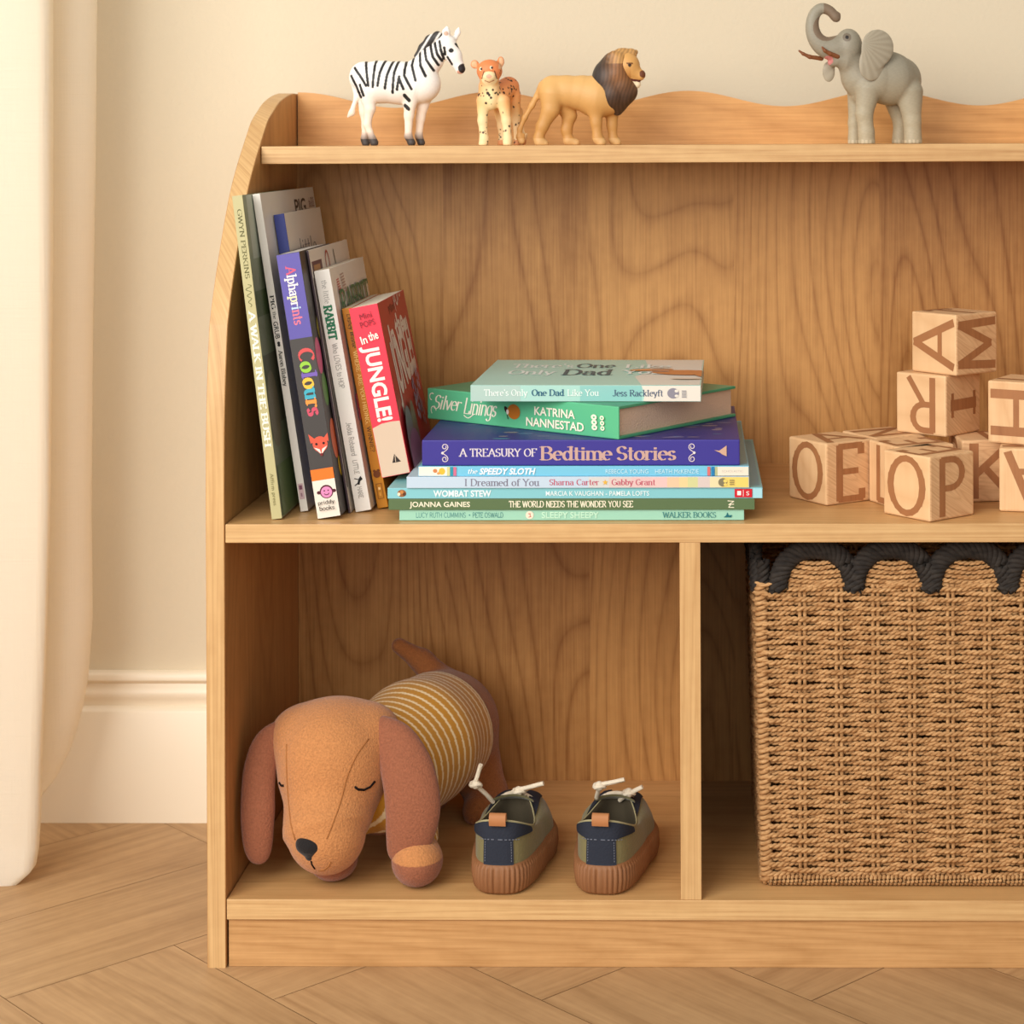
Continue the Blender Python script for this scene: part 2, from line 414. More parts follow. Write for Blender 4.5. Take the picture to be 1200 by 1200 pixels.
board('divider', XD0, XD1, .0005, YB, ZB, ZM0, M_SIDE, M_EDGE)
board('back_panel', XIN + .0003, XR - .0003, YB, YB + .006, ZB0, ZT0, M_BACK, M_BACK, 0)
# wavy rail standing behind the top shelf
yr = YB + .0005; kr = k_at(yr); per = 228 * kr; xc = at(351, 110, yr).x
xs = np.linspace(XIN + .0012, XR - .0012, 161)
zmid = at(600, 116.5, yr).z; amp = 9.3 * kr
zs = zmid + amp * np.cos(2 * PI * (xs - xc) / per)
bm = bmesh.new(); T = []
for y in (yr, yr + .0145):
    T.append([[bm.verts.new((x, y, ZT0 if k == 0 else z)) for x, z in zip(xs, zs)] for k in (0, 1)])
for i in range(160):
    for (p, q) in (((T[0][0]), (T[0][1])), ((T[1][1]), (T[1][0])), ((T[0][1]), (T[1][1])), ((T[1][0]), (T[0][0]))):
        f = bm.faces.new((p[i], p[i + 1], q[i + 1], q[i])); f.material_index = 1 if p is T[0][1] else 0
for i in (0, 160): bm.faces.new((T[0][0][i], T[0][1][i], T[1][1][i], T[1][0][i]))
bmesh.ops.recalc_face_normals(bm, faces=bm.faces[:])
me = bpy.data.meshes.new('wavy_rail'); bm.to_mesh(me); bm.free()
child(link('wavy_rail', me, [M_RAIL, M_EDGEX]), bc)

# ================================================================ LETTERING
# pen-drawn letters: 'l' polyline, 'a' arc (cx,cy,rx,ry,from,to in degrees), 's' serif feet. cap height 1, x-height .66
def _G():
    l = lambda *p: [tuple(p[i:i + 2]) for i in range(0, len(p), 2)]
    def a(cx, cy, rx, ry, d0, d1):
        n = max(4, int(abs(d1 - d0) / 18)); return [(cx + rx * math.cos(math.radians(d0 + (d1 - d0) * i / n)), cy + ry * math.sin(math.radians(d0 + (d1 - d0) * i / n))) for i in range(n + 1)]
    x = .66
    return {
    'A': (.74, [l(0.02, 0, .37, 1, .72, 0), l(.15, .34, .59, .34)], [(.02, 0), (.72, 0)]),
    'B': (.64, [l(.1, 0, .1, 1), l(.1, 1, .3, 1) + a(.3, .765, .24, .235, 90, -90) + l(.1, .53), l(.3, .53) + a(.32, .265, .27, .265, 90, -90) + l(.1, 0)], [(.1, 0), (.1, 1)]),
    'C': (.70, [a(.40, .5, .34, .5, 48, 312)], []),
    'D': (.74, [l(.1, 0, .1, 1), l(.1, 1, .3, 1) + a(.32, .5, .36, .5, 90, -90) + l(.1, 0)], [(.1, 0), (.1, 1)]),
    'E': (.60, [l(.1, 0, .1, 1), l(.1, 1, .54, 1, .54, .86), l(.1, .52, .46, .52), l(.1, 0, .56, 0, .56, .14)], [(.1, 0), (.1, 1)]),
    'F': (.56, [l(.1, 0, .1, 1), l(.1, 1, .54, 1, .54, .86), l(.1, .52, .44, .52)], [(.1, 0), (.1, 1)]),
    'G': (.74, [a(.40, .5, .34, .5, 48, 350), l(.46, .44, .74, .44), l(.70, .44, .70, .1)], []),
    'H': (.74, [l(.1, 0, .1, 1), l(.64, 0, .64, 1), l(.1, .52, .64, .52)], [(.1, 0), (.1, 1), (.64, 0), (.64, 1)]),
    'I': (.32, [l(.16, 0, .16, 1)], [(.16, 0), (.16, 1)]),
    'J': (.46, [l(.34, 1, .34, .24) + a(.17, .24, .17, .24, 0, -150)], [(.34, 1)]),
    'K': (.68, [l(.1, 0, .1, 1), l(.6, 1, .12, .42), l(.26, .56, .64, 0)], [(.1, 0), (.1, 1), (.6, 1), (.64, 0)]),
    'L': (.56, [l(.1, 0, .1, 1), l(.1, 0, .54, 0, .54, .16)], [(.1, 0), (.1, 1)]),
    'M': (.88, [l(.08, 0, .12, 1, .44, .12, .76, 1, .80, 0)], [(.08, 0), (.80, 0)]),
    'N': (.74, [l(.1, 0, .1, 1, .64, 0, .64, 1)], [(.1, 0), (.1, 1), (.64, 1)]),
    'O': (.78, [a(.39, .5, .34, .5, 0, 360)], []),
    'P': (.60, [l(.1, 0, .1, 1), l(.1, 1, .28, 1) + a(.3, .74, .26, .26, 90, -90) + l(.1, .48)], [(.1, 0), (.1, 1)]),
    'R': (.68, [l(.1, 0, .1, 1), l(.1, 1, .28, 1) + a(.3, .75, .25, .25, 90, -90) + l(.1, .5), l(.3, .5, .64, 0)], [(.1, 0), (.1, 1), (.64, 0)]),
    'S': (.56, [a(.28, .75, .21, .25, 25, 270) + a(.28, .25, .22, .25, 90, -155)], []),
    'T': (.62, [l(.31, 0, .31, 1), l(.03, .86, .03, 1, .59, 1, .59, .86)], [(.31, 0)]),
    'U': (.72, [l(.1, 1, .1, .32) + a(.36, .32, .26, .32, 180, 360) + l(.62, 1)], [(.1, 1), (.62, 1)]),
    'V': (.70, [l(.03, 1, .35, 0, .67, 1)], [(.03, 1), (.67, 1)]),
    'W': (.98, [l(.03, 1, .27, 0, .49, .95, .71, 0, .95, 1)], [(.03, 1), (.95, 1)]),
    'X': (.68, [l(.05, 1, .62, 0), l(.62, 1, .05, 0)], [(.05, 0), (.62, 0), (.05, 1), (.62, 1)]),
    'Y': (.66, [l(.03, 1, .33, .48, .63, 1), l(.33, .48, .33, 0)], [(.03, 1), (.63, 1), (.33, 0)]),
    'Z': (.62, [l(.06, .86, .06, 1, .56, 1, .05, 0, .58, 0, .58, .14)], []),
    'a': (.52, [l(.07, .52) + a(.24, x - .17, .17, .17, 165, 0) + l(.41, .08) + l(.5, 0), a(.23, .19, .18, .19, 60, 360) + l(.41, .25)], []),
    'b': (.54, [l(.09, 1, .09, .04), a(.28, .33, .2, .33, 150, -150)], [(.05, 1)]),
    'c': (.48, [a(.27, .33, .22, .33, 48, 312)], []),
    'd': (.56, [l(.45, 1, .45, 0), a(.26, .33, .2, .33, 30, 330)], [(.41, 1), (.49, 0)]),
    'e': (.50, [l(.06, .37, .46, .37) + a(.26, .33, .21, .33, 8, 310)], []),
    'f': (.34, [l(.15, 0, .15, .8) + a(.29, .8, .14, .2, 180, 40), l(.02, x, .33, x)], [(.15, 0)]),
    'g': (.54, [a(.26, .35, .2, .31, 0, 360), l(.45, x, .45, -.12) + a(.26, -.12, .19, .2, 0, -150)], [(.47, x)]),
    'h': (.58, [l(.1, 0, .1, 1), l(.1, .44) + a(.29, .44, .19, .22, 170, 0) + l(.48, 0)], [(.1, 0), (.48, 0), (.06, 1)]),
    'i': (.28, [l(.14, 0, .14, x), l(.125, .86, .155, .86), l(.14, .83, .14, .9)], [(.14, 0), (.1, x)]),
    'j': (.28, [l(.16, x, .16, -.1) + a(.03, -.1, .13, .18, 0, -110), l(.14, .84, .18, .9)], []),
    'k': (.54, [l(.1, 0, .1, 1), l(.46, x, .12, .28), l(.22, .38, .5, 0)], [(.1, 0), (.5, 0), (.06, 1), (.46, x)]),
    'l': (.28, [l(.14, 0, .14, 1)], [(.14, 0), (.1, 1)]),
    'm': (.86, [l(.1, 0, .1, x), l(.1, .46) + a(.27, .46, .17, .2, 170, 0) + l(.44, 0), l(.44, .46) + a(.61, .46, .17, .2, 170, 0) + l(.78, 0)], [(.1, 0), (.44, 0), (.78, 0), (.06, x)]),
    'n': (.58, [l(.1, 0, .1, x), l(.1, .44) + a(.29, .44, .19, .22, 170, 0) + l(.48, 0)], [(.1, 0), (.48, 0), (.06, x)]),
    'o': (.54, [a(.27, .33, .22, .33, 0, 360)], []),
    'p': (.56, [l(.1, -.3, .1, x), a(.29, .33, .2, .33, 150, -150)], [(.1, -.3), (.06, x)]),
    'r': (.40, [l(.1, 0, .1, x), l(.1, .42) + a(.28, .44, .18, .2, 170, 50)], [(.1, 0), (.06, x)]),
    's': (.42, [a(.21, .49, .14, .17, 25, 270) + a(.21, .16, .15, .16, 90, -155)], []),
    't': (.36, [l(.16, .9, .16, .14) + a(.27, .14, .11, .14, 180, 300), l(.02, x, .32, x)], []),
    'u': (.58, [l(.1, x, .1, .24) + a(.28, .24, .18, .24, 180, 350), l(.46, x, .46, 0)], [(.06, x), (.42, x), (.5, 0)]),
    'v': (.50, [l(.03, x, .25, 0, .47, x)], [(.03, x), (.47, x)]),
    'w': (.74, [l(.03, x, .2, 0, .37, x, .54, 0, .71, x)], [(.03, x), (.71, x)]),
    'y': (.50, [l(.03, x, .26, 0), l(.47, x, .2, -.26, .06, -.28)], [(.03, x), (.47, x)]),
    ' ': (.30, [], []), "'": (.2, [l(.1, 1, .1, .8)], []), ':': (.25, [l(.12, .02, .12, .12), l(.12, .5, .12, .6)], []),
    '&': (.76, [l(.70, 0, .2, .72) + a(.32, .8, .14, .2, 210, -60) + l(.14, .4) + a(.28, .24, .22, .24, 140, 300) + l(.68, .5)], []),
    '-': (.4, [l(.08, .4, .32, .4)], []), ',': (.2, [l(.12, .06, .06, -.16)], []), '!': (.3, [l(.15, 1, .15, .3), l(.15, .0, .15, .12)], []), '?': (.5, [a(.25, .76, .2, .24, 170, -80) + l(.25, .3), l(.25, 0, .25, .1)], []),
    }
GLY = _G()
def pen_text(txt, serif=True, thick=.14, thin=.05, slant=0, spacing=.06, nib=12, jitter=0, colors=None):
    """[(polygons, index of letter)] in letter units, plus total width"""
    out = []; x0 = 0; nb = math.radians(nib)
    for ci, ch in enumerate(txt):
        g = GLY.get(ch)
        if g is None: x0 += .4; continue
        adv, strokes, feet = g; polys = []
        dy = jitter * math.sin(ci * 2.7)
        for st in strokes:
            n = len(st)
            if n < 2: continue
            for i in range(n - 1):
                (ax, ay), (bx, by) = st[i], st[i + 1]; dx, dyy = bx - ax, by - ay; ln = math.hypot(dx, dyy) or 1e-6
                ang = math.atan2(dyy, dx); w = max(thin, thick * abs(math.sin(ang - nb)))
                nx, ny = -dyy / ln * w / 2, dx / ln * w / 2; ex, ey = dx / ln * w * .22, dyy / ln * w * .22
                polys.append([(ax + nx - ex, ay + ny - ey), (ax - nx - ex, ay - ny - ey), (bx - nx + ex, by - ny + ey), (bx + nx + ex, by + ny + ey)])
        if serif:
            for (fx, fy) in feet:
                hw, t = .07 + thick * .55, max(thin * .9, .05)
                y0 = fy if fy < .05 else fy - t
                polys.append([(fx - hw, y0), (fx + hw, y0), (fx + hw, y0 + t), (fx - hw, y0 + t)])
        out.append(([[(x0 + px + slant * py, py + dy) for px, py in p] for p in polys], ci)); x0 += adv + spacing
    return out, x0 - spacing
_tc = {}
def sans_text(txt, bold=0.0, spacing=1.0, shear=0):
    """outline letters from the built-in font, as flat polygons with cap height 1; returns polys, width"""
    key = (txt, bold, spacing, shear)
    if key not in _tc:
        c = bpy.data.curves.new('t', 'FONT'); c.body = txt; c.size = 1; c.offset = bold; c.space_character = spacing; c.shear = shear; c.resolution_u = 3
        o = bpy.data.objects.new('t', c); COL.objects.link(o); bpy.context.view_layer.update()
        me = o.evaluated_get(bpy.context.evaluated_depsgraph_get()).to_mesh()
        vs = [(v.co.x / .729, v.co.y / .729) for v in me.vertices]; ps = [[vs[i] for i in p.vertices] for p in me.polygons]
        o.evaluated_get(bpy.context.evaluated_depsgraph_get()).to_mesh_clear()
        bpy.data.objects.remove(o); bpy.data.curves.remove(c)
        x0 = min((v[0] for v in vs), default=0); x1 = max((v[0] for v in vs), default=1)
        _tc[key] = ([[(x - x0, y) for x, y in p] for p in ps], x1 - x0)
    return _tc[key]

class Print:
    """printing on a flat face: origin, right and up vectors (unit, metres); shapes are laid a hair above the face"""
    def __init__(s, mb, O, R, U, rough=.4, bounds=None): s.mb = mb; s.O = Vector(O); s.R = Vector(R).normalized(); s.U = Vector(U).normalized(); s.N = s.R.cross(s.U).normalized(); s.k = 1; s.rough = rough; s.b = bounds; s.j = 0
    def _p(s, x, y): return s.O + s.R * x + s.U * y + s.N * (.00009 * s.k + .0000012 * (s.j % 60))
    def poly(s, pts, rgb):
        if s.b:
            w, h = s.b; m = .0004
            for ax_, lim, sg in ((0, m, 1), (0, w - m, -1), (1, m, 1), (1, h - m, -1)):
                out = []
                for i in range(len(pts)):
                    p, q = pts[i], pts[(i + 1) % len(pts)]; a, c = (p[ax_] - lim) * sg, (q[ax_] - lim) * sg
                    if a >= 0: out.append(p)
                    if a * c < 0: t = a / (a - c); out.append((p[0] + (q[0] - p[0]) * t, p[1] + (q[1] - p[1]) * t))
                pts = out
                if len(pts) < 3: return
        s.j += 1
        A = sum(pts[i][0] * pts[(i + 1) % len(pts)][1] - pts[(i + 1) % len(pts)][0] * pts[i][1] for i in range(len(pts)))
        if A < 0: pts = pts[::-1]
        s.mb.add([s._p(*p) for p in pts], [list(range(len(pts)))], cmat(rgb, s.rough))
    def rect(s, x0, y0, x1, y1, rgb): s.poly([(x0, y0), (x1, y0), (x1, y1), (x0, y1)], rgb); s.k += 1
    def disc(s, cx, cy, rx, ry, rgb, n=16, rot=0):
        c, q = math.cos(rot), math.sin(rot)
        s.poly([(cx + rx * math.cos(2 * PI * i / n) * c - ry * math.sin(2 * PI * i / n) * q, cy + rx * math.cos(2 * PI * i / n) * q + ry * math.sin(2 * PI * i / n) * c) for i in range(n)], rgb); s.k += 1
    def line(s, pts, w, rgb):
        for (ax, ay), (bx, by) in zip(pts, pts[1:]):
            d = math.hypot(bx - ax, by - ay) or 1e-9; nx, ny = -(by - ay) / d * w / 2, (bx - ax) / d * w / 2; ex, ey = (bx - ax) / d * w * .3, (by - ay) / d * w * .3
            s.poly([(ax + nx - ex, ay + ny - ey), (ax - nx - ex, ay - ny - ey), (bx - nx + ex, by - ny + ey), (bx + nx + ex, by + ny + ey)], rgb)
        s.k += 1
    def text(s, txt, x, y, w, h, rgb, font='sans', rot=0, cols=None, **kw):
        """cap height h, fitted to width w, baseline start at x,y"""
        c, q = math.cos(rot), math.sin(rot)
        def put(p, W, col): s.poly([(x + px * w / W * c - py * h * q, y + px * w / W * q + py * h * c) for px, py in p], col)
        if font == 'sans':
            if cols:
                # coloured letters one by one
                tot = 0; seq = []
                for i, ch in enumerate(txt):
                    if ch == ' ': tot += .35; continue
                    P, wd = sans_text(ch, **kw); seq.append((P, tot, cols[i % len(cols)])); tot += wd + .12
                for P, dx, col in seq:
                    for p in P: put([(a_ + dx, b_) for a_, b_ in p], tot - .12, col)
            else:
                P, W = sans_text(txt, **kw)
                for p in P: put(p, W, rgb)
        else:
            L_, W = pen_text(txt, **kw)
            for polys, ci in L_:
                for p in polys: put(p, W, cols[ci % len(cols)] if cols else rgb)
        s.k += 1

# ================================================================ BOOKS
PAPER = cmat((226, 214, 192), .8, .1, 'page_paper', bump=.35, bscale=900)
def book(name, O, L, T, D, l, t, d, cover, spine, label, group, hard=False, pages=PAPER, rough=.38):
    """O: corner at the spine; L along the spine, T through the thickness, D from spine to page edge"""
    O, L, T, D = Vector(O), Vector(L).normalized(), Vector(T).normalized(), Vector(D).normalized()
    e = empty(name, O, label, 'book', group)
    bt = .0024 if hard else .0006; ov = .003 if hard else .0003
    cm = cmat(cover, rough, .4); sm = cmat(spine, rough, .4)
    mc = MB(); bv = .0005 if hard else .0002
    for q in (0, t - bt): mc.box(O + T * q + D * .0006, L * l, T * bt, D * (d - .0006), cm, bv)
    ms = MB(); ms.box(O, L * l, T * t, D * (.0022 if hard else .0010), sm, .0009 if hard else .0003)
    mp = MB(); mp.box(O + L * ov + T * bt + D * .0022, L * (l - 2 * ov), T * (t - 2 * bt), D * (d - .0022 - ov), pages)
    return dict(e=e, O=O, L=L, T=T, D=D, l=l, t=t, d=d, c=mc, s=ms, p=mp,
                down=Print(ms, O + L * l, -L, T, bounds=(l, t)), along=Print(ms, O, L, T, bounds=(l, t)))
def done(b):
    b['c'].build('cover', b['e']); b['s'].build('spine', b['e']); b['p'].build('page_block', b['e'])
SH = Vector((0, 0, ZM))
def standing(name, bl, tl, y0, thick_px, depth, cover, spine, label, z=ZM, yaw=0, **kw):
    P = at(*bl, y0); Q = at(*tl, y0); P.z = z + .0004
    L = (Q - P); l = L.length; L.normalize(); T = Vector((L.z, 0, -L.x)); D = T.cross(L) * -1
    D = Vector((0, 1, 0))
    if yaw:
        D = Vector((math.sin(yaw), math.cos(yaw), 0)); T = (T - D * T.dot(D)).normalized(); L = T.cross(D) * -1
        if L.z < 0: L = -L
    t = thick_px * k_at(y0)
    b = book(name, P, L, T, D, l, t, depth, cover, spine, label, 'picture books leaning in a row on the middle shelf', **kw)
    # fractions of the height from photographed rows: v(py) gives metres from the top of the spine
    b['u'] = lambda py: (py - tl[1]) / (bl[1] - tl[1]) * l
    # front (right hand) cover: x from spine to fore edge, y upward
    b['cov'] = Print(b['c'], P + T * t, D, L, bounds=(depth, l))
    return b
WHITE = (232, 226, 216)
# -- olive spine
b = standing('picture_book', (318.5, 608), (271.8, 230), .018, 12.2, .215, (140, 150, 120), (188, 180, 132), 'olive green tall paperback at the left end of the leaning row, white title on spine')
t = b['t']; s = b['down']; u = b['u']
s.text('GWYN PERKINS', u(246), t * .33, u(327) - u(246), t * .42, (96, 92, 52), 'pen', thick=.13, thin=.06)
pts = [(u(334 + 26 * i / 40), t * (.5 + .32 * math.sin(i * .55) * (1 - i / 60))) for i in range(41)]; s.line(pts, .0005, (104, 104, 58))
s.text('A WALK IN THE BUSH', u(366), t * .24, u(523) - u(366), t * .58, (244, 240, 222), 'pen', thick=.2, thin=.1)
s.text('Affirm press', u(555), t * .36, u(592) - u(555), t * .3, (120, 112, 66), 'pen', serif=False, thick=.1, thin=.08)
c = b['cov']; l = b['l']
c.rect(.012, l * .80, .20, l * .998, (176, 184, 166)); c.rect(.004, l * .62, .20, l * .70, (96, 116, 74)); c.rect(.004, l * .28, .2, l * .5, (110, 112, 92)); c.disc(.02, l * .33, .02, l * .12, (140, 132, 108)); c.rect(.004, 0.002, .2, l * .16, (118, 140, 92))
done(b)
# -- tall white
b = standing('picture_book', (352.3, 598.5), (295.6, 228), .052, 9, .232, (226, 220, 210), (224, 217, 206), 'tall white paperback with black spine lettering, second from the left in the leaning row')
t = b['t']; s = b['down']; u = b['u']; l = b['l']
s.text('PIG', u(347), t * .26, u(362) - u(347), t * .5, (30, 28, 26), 'pen', thick=.2, thin=.08)
s.text('the', u(365.5), t * .32, u(374) - u(365.5), t * .4, (30, 28, 26), 'pen', serif=False, thick=.12, thin=.09)
s.text('GRUB', u(377), t * .2, u(397) - u(377), t * .62, (30, 28, 26), 'sans', bold=.01)
s.disc(u(402), t * .5, .0012, .0012, (30, 28, 26)); s.disc(u(404.5), t * .5, .0012, .0012, (30, 28, 26))
s.text('Aaron Blabey', u(411), t * .3, u(452) - u(411), t * .5, (30, 28, 26), 'pen', thick=.14, thin=.08)
s.rect(u(566), t * .18, u(584), t * .82, (200, 170, 172)); s.rect(u(568), t * .3, u(573), t * .7, (120, 70, 90)); s.rect(u(577), t * .4, u(581), t * .6, (150, 110, 120))
c = b['cov']
c.text('PIG', .135, l * .915, .05, .014, (40, 26, 24), 'sans', bold=.02); c.text('the GRUB', .2, l * .93, .025, .01, (120, 40, 34))
done(b)
# -- navy spine, white cover
b = standing('picture_book', (373.2, 590), (320.4, 252), .088, 12.5, .165, (228, 220, 208), (52, 62, 132), 'white covered book with dark blue spine standing behind the purple and grey one', hard=False)
t = b['t']; l = b['l']; c = b['cov']
c.text('little', .045, l * .83, .075, .018, (120, 116, 118), 'pen', thick=.1, thin=.06, serif=False)
for j, (x, wd) in enumerate(((.055, .018), (.078, .022), (.10, .018))):
    for i in range(9): c.line([(x + wd * .1 * math.sin(i * 2.1), l * (.78 - i * .012)), (x + wd * (.7 + .3 * math.sin(i + j)), l * (.785 - i * .012))], .0008, (118, 112, 120))
done(b)
# -- white with a picture on its cover, behind the board book and the rabbit book
b = standing('picture_book', (408.5, 600.5), (358.8, 294), .045, 2.4, .185, (230, 222, 212), (74, 58, 66), 'thin white book peeking out just right of the purple and charcoal board book')
t = b['t']; l = b['l']; c = b['cov']
c.rect(.006, l * .90, .05, l * .955, (92, 58, 74)); c.rect(.012, l * .905, .04, l * .94, (176, 128, 84)); c.line([(.004, l * .1), (.004, l * .89)], .003, (86, 66, 74))
c.line([(.075 + .008 * math.cos(a_ * .35), l * .93 + .011 * math.sin(a_ * .35)) for a_ in range(-2, 12)], .0022, (180, 66, 56)); c.line([(.112, l * .90), (.108, l * .975)], .0022, (60, 86, 74))
done(b)
# -- the board book
b = standing('board_book', (372.3, 607), (323.2, 299), .020, 28, .135, (62, 58, 58), (70, 66, 64), 'thick board book with purple and charcoal spine, rainbow lettering and a pink fox head', pages=cmat((206, 200, 192), .7, .2))
t = b['t']; s = b['down']; u = b['u']; l = b['l']
s.rect(.0003, .0003, u(398), t - .0003, (98, 90, 166))
s.text('Alphaprints', u(315), t * .32, u(382) - u(315), t * .40, (240, 232, 226), 'pen', thick=.17, thin=.08, cols=[(214, 92, 120)] + [(240, 234, 226)] * 4 + [(242, 236, 180), (240, 234, 226), (190, 214, 232)] + [(226, 120, 140)] * 3)
s.text('Colours', u(411), t * .30, u(488) - u(411), t * .62, 0, 'pen', thick=.22, thin=.09, cols=[(212, 84, 84), (150, 200, 70), (120, 96, 176), (244, 190, 70), (70, 170, 190), (238, 150, 70), (204, 82, 104)])
fx = lambda py: u(py)
fr, dk, wh = (222, 92, 70), (120, 40, 40), (238, 226, 216)
# fox head (upright on the spine: up is towards the start of the line)
cx0, cy0 = u(522), t * .60
s.poly([(cx0 - .0095, cy0 + .0085), (cx0 - .0015, cy0 + .0075), (cx0 - .003, cy0 + .002)], fr); s.poly([(cx0 - .0095, cy0 - .0085), (cx0 - .0015, cy0 - .0075), (cx0 - .003, cy0 - .002)], fr); s.k += 1
s.disc(cx0, cy0, .0065, .0062, fr); s.poly([(cx0 + .009, cy0), (cx0 + .002, cy0 + .006), (cx0 + .002, cy0 - .006)], fr); s.k += 1
s.poly([(cx0 + .0085, cy0), (cx0 + .002, cy0 + .0055), (cx0 + .004, cy0 + .001)], wh); s.poly([(cx0 + .0085, cy0), (cx0 + .002, cy0 - .0055), (cx0 + .004, cy0 - .001)], wh); s.k += 1
s.disc(cx0 - .0005, cy0 + .003, .001, .001, (40, 24, 24)); s.disc(cx0 - .0005, cy0 - .003, .001, .001, (40, 24, 24)); s.disc(cx0 + .0085, cy0, .0012, .0012, dk)
s.rect(u(550), .0003, u(563), t - .0003, (232, 120, 44)); s.rect(u(563), .0003, b['l'] - .0003, t - .0003, (232, 222, 208))
cx0, cy0 = u(577), t * .56
s.disc(cx0, cy0, .0056, .0056, (84, 34, 44)); s.disc(cx0, cy0 + .0062, .0014, .0018, (84, 34, 44)); s.disc(cx0, cy0 - .0062, .0014, .0018, (84, 34, 44)); s.disc(cx0 + .0003, cy0, .0046, .0046, (226, 140, 186))
s.disc(cx0 - .001, cy0 + .0016, .0006, .0006, (60, 30, 40)); s.disc(cx0 - .001, cy0 - .0016, .0006, .0006, (60, 30, 40)); s.line([(cx0 + .0014, cy0 - .002), (cx0 + .0024, cy0 - .0008), (cx0 + .0024, cy0 + .0008), (cx0 + .0014, cy0 + .002)], .0006, (60, 30, 40))
up = Print(b['s'], b['O'], b['T'], b['L']); up.k = 34
hh = lambda py: l - u(py)
up.text('priddy', t * .14, hh(590.5), t * .70, .0030, (60, 52, 48), 'pen', serif=False, thick=.13, thin=.11); up.text('books', t * .17, hh(597.5), t * .64, .0034, (60, 52, 48), 'pen', serif=False, thick=.13, thin=.11)
c = b['cov']
for (x, f, r, col) in ((.012, .60, .011, (220, 90, 140)), (.016, .47, .010, (96, 150, 70)), (.02, .28, .012, (220, 110, 70)), (.026, .17, .006, (216, 180, 60)), (.03, .70, .008, (210, 200, 90))): c.disc(x, l * f, r, r * 1.4, col)
c.rect(.001, l * .69, .0012, l * .9, (98, 90, 166)); done(b)
# -- green lettered rabbit book
b = standing('picture_book', (417, 599.5), (367.8, 318), .050, 18.3, .170, (232, 225, 215), (230, 224, 215), 'white book with a bold green word on its spine, left of the ochre book')
t = b['t']; s = b['down']; u = b['u']; l = b['l']; gr = (36, 110, 74)
s.text('the little', u(330), t * .36, u(357) - u(330), t * .34, (136, 130, 124), 'pen', serif=False, thick=.09, thin=.07)
s.text('RABBIT', u(360), t * .22, u(399) - u(360), t * .52, gr, 'pen', thick=.26, thin=.12)
s.text('Who LOVES to HOP', u(404), t * .34, u(456) - u(404), t * .34, (120, 114, 108), 'pen', serif=False, thick=.09, thin=.07)
s.text('Jedda Robaard', u(496), t * .36, u(535) - u(496), t * .34, (126, 120, 114), 'pen', serif=False, thick=.09, thin=.07)
s.text('LITTLE', u(540), t * .36, u(556) - u(540), t * .3, (126, 120, 114), 'pen', serif=False, thick=.09, thin=.07)
s.poly([(u(559), t * .7), (u(562), t * .55), (u(568), t * .4), (u(569), t * .55), (u(565), t * .62), (u(563), t * .8)], (24, 22, 22)); s.line([(u(563), t * .55), (u(561), t * .3)], .0007, (24, 22, 22)); s.line([(u(567), t * .45), (u(569), t * .25)], .0007, (24, 22, 22))
s.text('HARE', u(571), t * .36, u(584) - u(571), t * .3, (126, 120, 114), 'pen', serif=False, thick=.09, thin=.07)
c = b['cov']
for i in range(7): c.line([(.022, l * (.945 - i * .010)), (.034, l * (.947 - i * .010))], .0012, (196, 110, 110)); c.line([(.042, l * (.96 - i * .012)), (.058, l * (.963 - i * .012))], .0012, (180, 150, 140))
c.text('RABBIT', .022, l * .79, .14, .022, gr, 'pen', thick=.17, thin=.10)
c.rect(.018, l * .66, .15, l * .77, (206, 160, 70)); c.rect(.012, l * .36, .09, l * .47, (206, 96, 150)); done(b)
# -- ochre
b = standing('picture_book', (442.6, 594), (400.4, 362), .066, 12.6, .150, (176, 116, 26), (190, 124, 20), 'ochre yellow book standing just left of the red one')
t = b['t']; s = b['down']; u = b['u']
s.text('Disney Winnie', u(369), t * .36, u(408) - u(369), t * .4, (74, 44, 10), 'pen', serif=False, thick=.16, thin=.1, slant=.2, jitter=.06)
s.text('WHERE ARE YOU HIDING,', u(412), t * .34, u(497) - u(412), t * .36, (236, 200, 120), 'pen', serif=False, thick=.13, thin=.10)
s.text('WINNIE?', u(500), t * .34, u(529) - u(500), t * .36, (92, 52, 14), 'pen', serif=False, thick=.13, thin=.10)
s.disc(u(555), t * .5, .003, .003, (110, 56, 16)); s.disc(u(551), t * .68, .0012, .0012, (110, 56, 16)); s.disc(u(551), t * .32, .0012, .0012, (110, 56, 16)); s.line([(u(566), t * .25), (u(583), t * .25), (u(583), t * .75), (u(566), t * .75), (u(566), t * .25)], .0006, (140, 84, 20)); s.rect(u(570), t * .4, u(573), t * .6, (236, 200, 140)); s.rect(u(576), t * .4, u(580), t * .6, (214, 150, 60))
done(b)
# -- red, wedged on the end of the lying pile
STK_W = at(600, 569.5, .012).z                 # top of the light blue book that its foot stands on
b = standing('board_book', (447.5, 564), (408.8, 362), .045, 34, .150, (184, 34, 44), (236, 58, 78), 'red board book with big white lettering, wedged upright against the lying pile', z=STK_W + .0006)
t = b['t']; s = b['down']; u = b['u']; l = b['l']
s.poly([(u(505), .0003), (u(501.5), t * .35), (u(501), t * .7), (u(502), t - .0003), (l - .0003, t - .0003), (l - .0003, .0003)], (212, 188, 164)); s.k += 1
up = Print(b['s'], b['O'], b['T'], b['L']); up.k = 14; hh = lambda py: l - u(py)
up.text('Mini', t * .33, hh(377.5), t * .42, .0052, (130, 38, 52), 'sans', rot=.10); up.text('POPS', t * .30, hh(387), t * .52, .0052, (130, 38, 52), 'sans', rot=.10)
up.text('In', t * .22, hh(406), t * .22, .0068, (250, 238, 226), 'sans', bold=.02, rot=.12); up.text('the', t * .50, hh(403.5), t * .34, .0072, (250, 238, 226), 'sans', bold=.02, rot=.12)
s.text('JUNGLE!', u(409), t * .26, u(499) - u(409), t * .52, (250, 238, 226), 'sans', bold=.03)
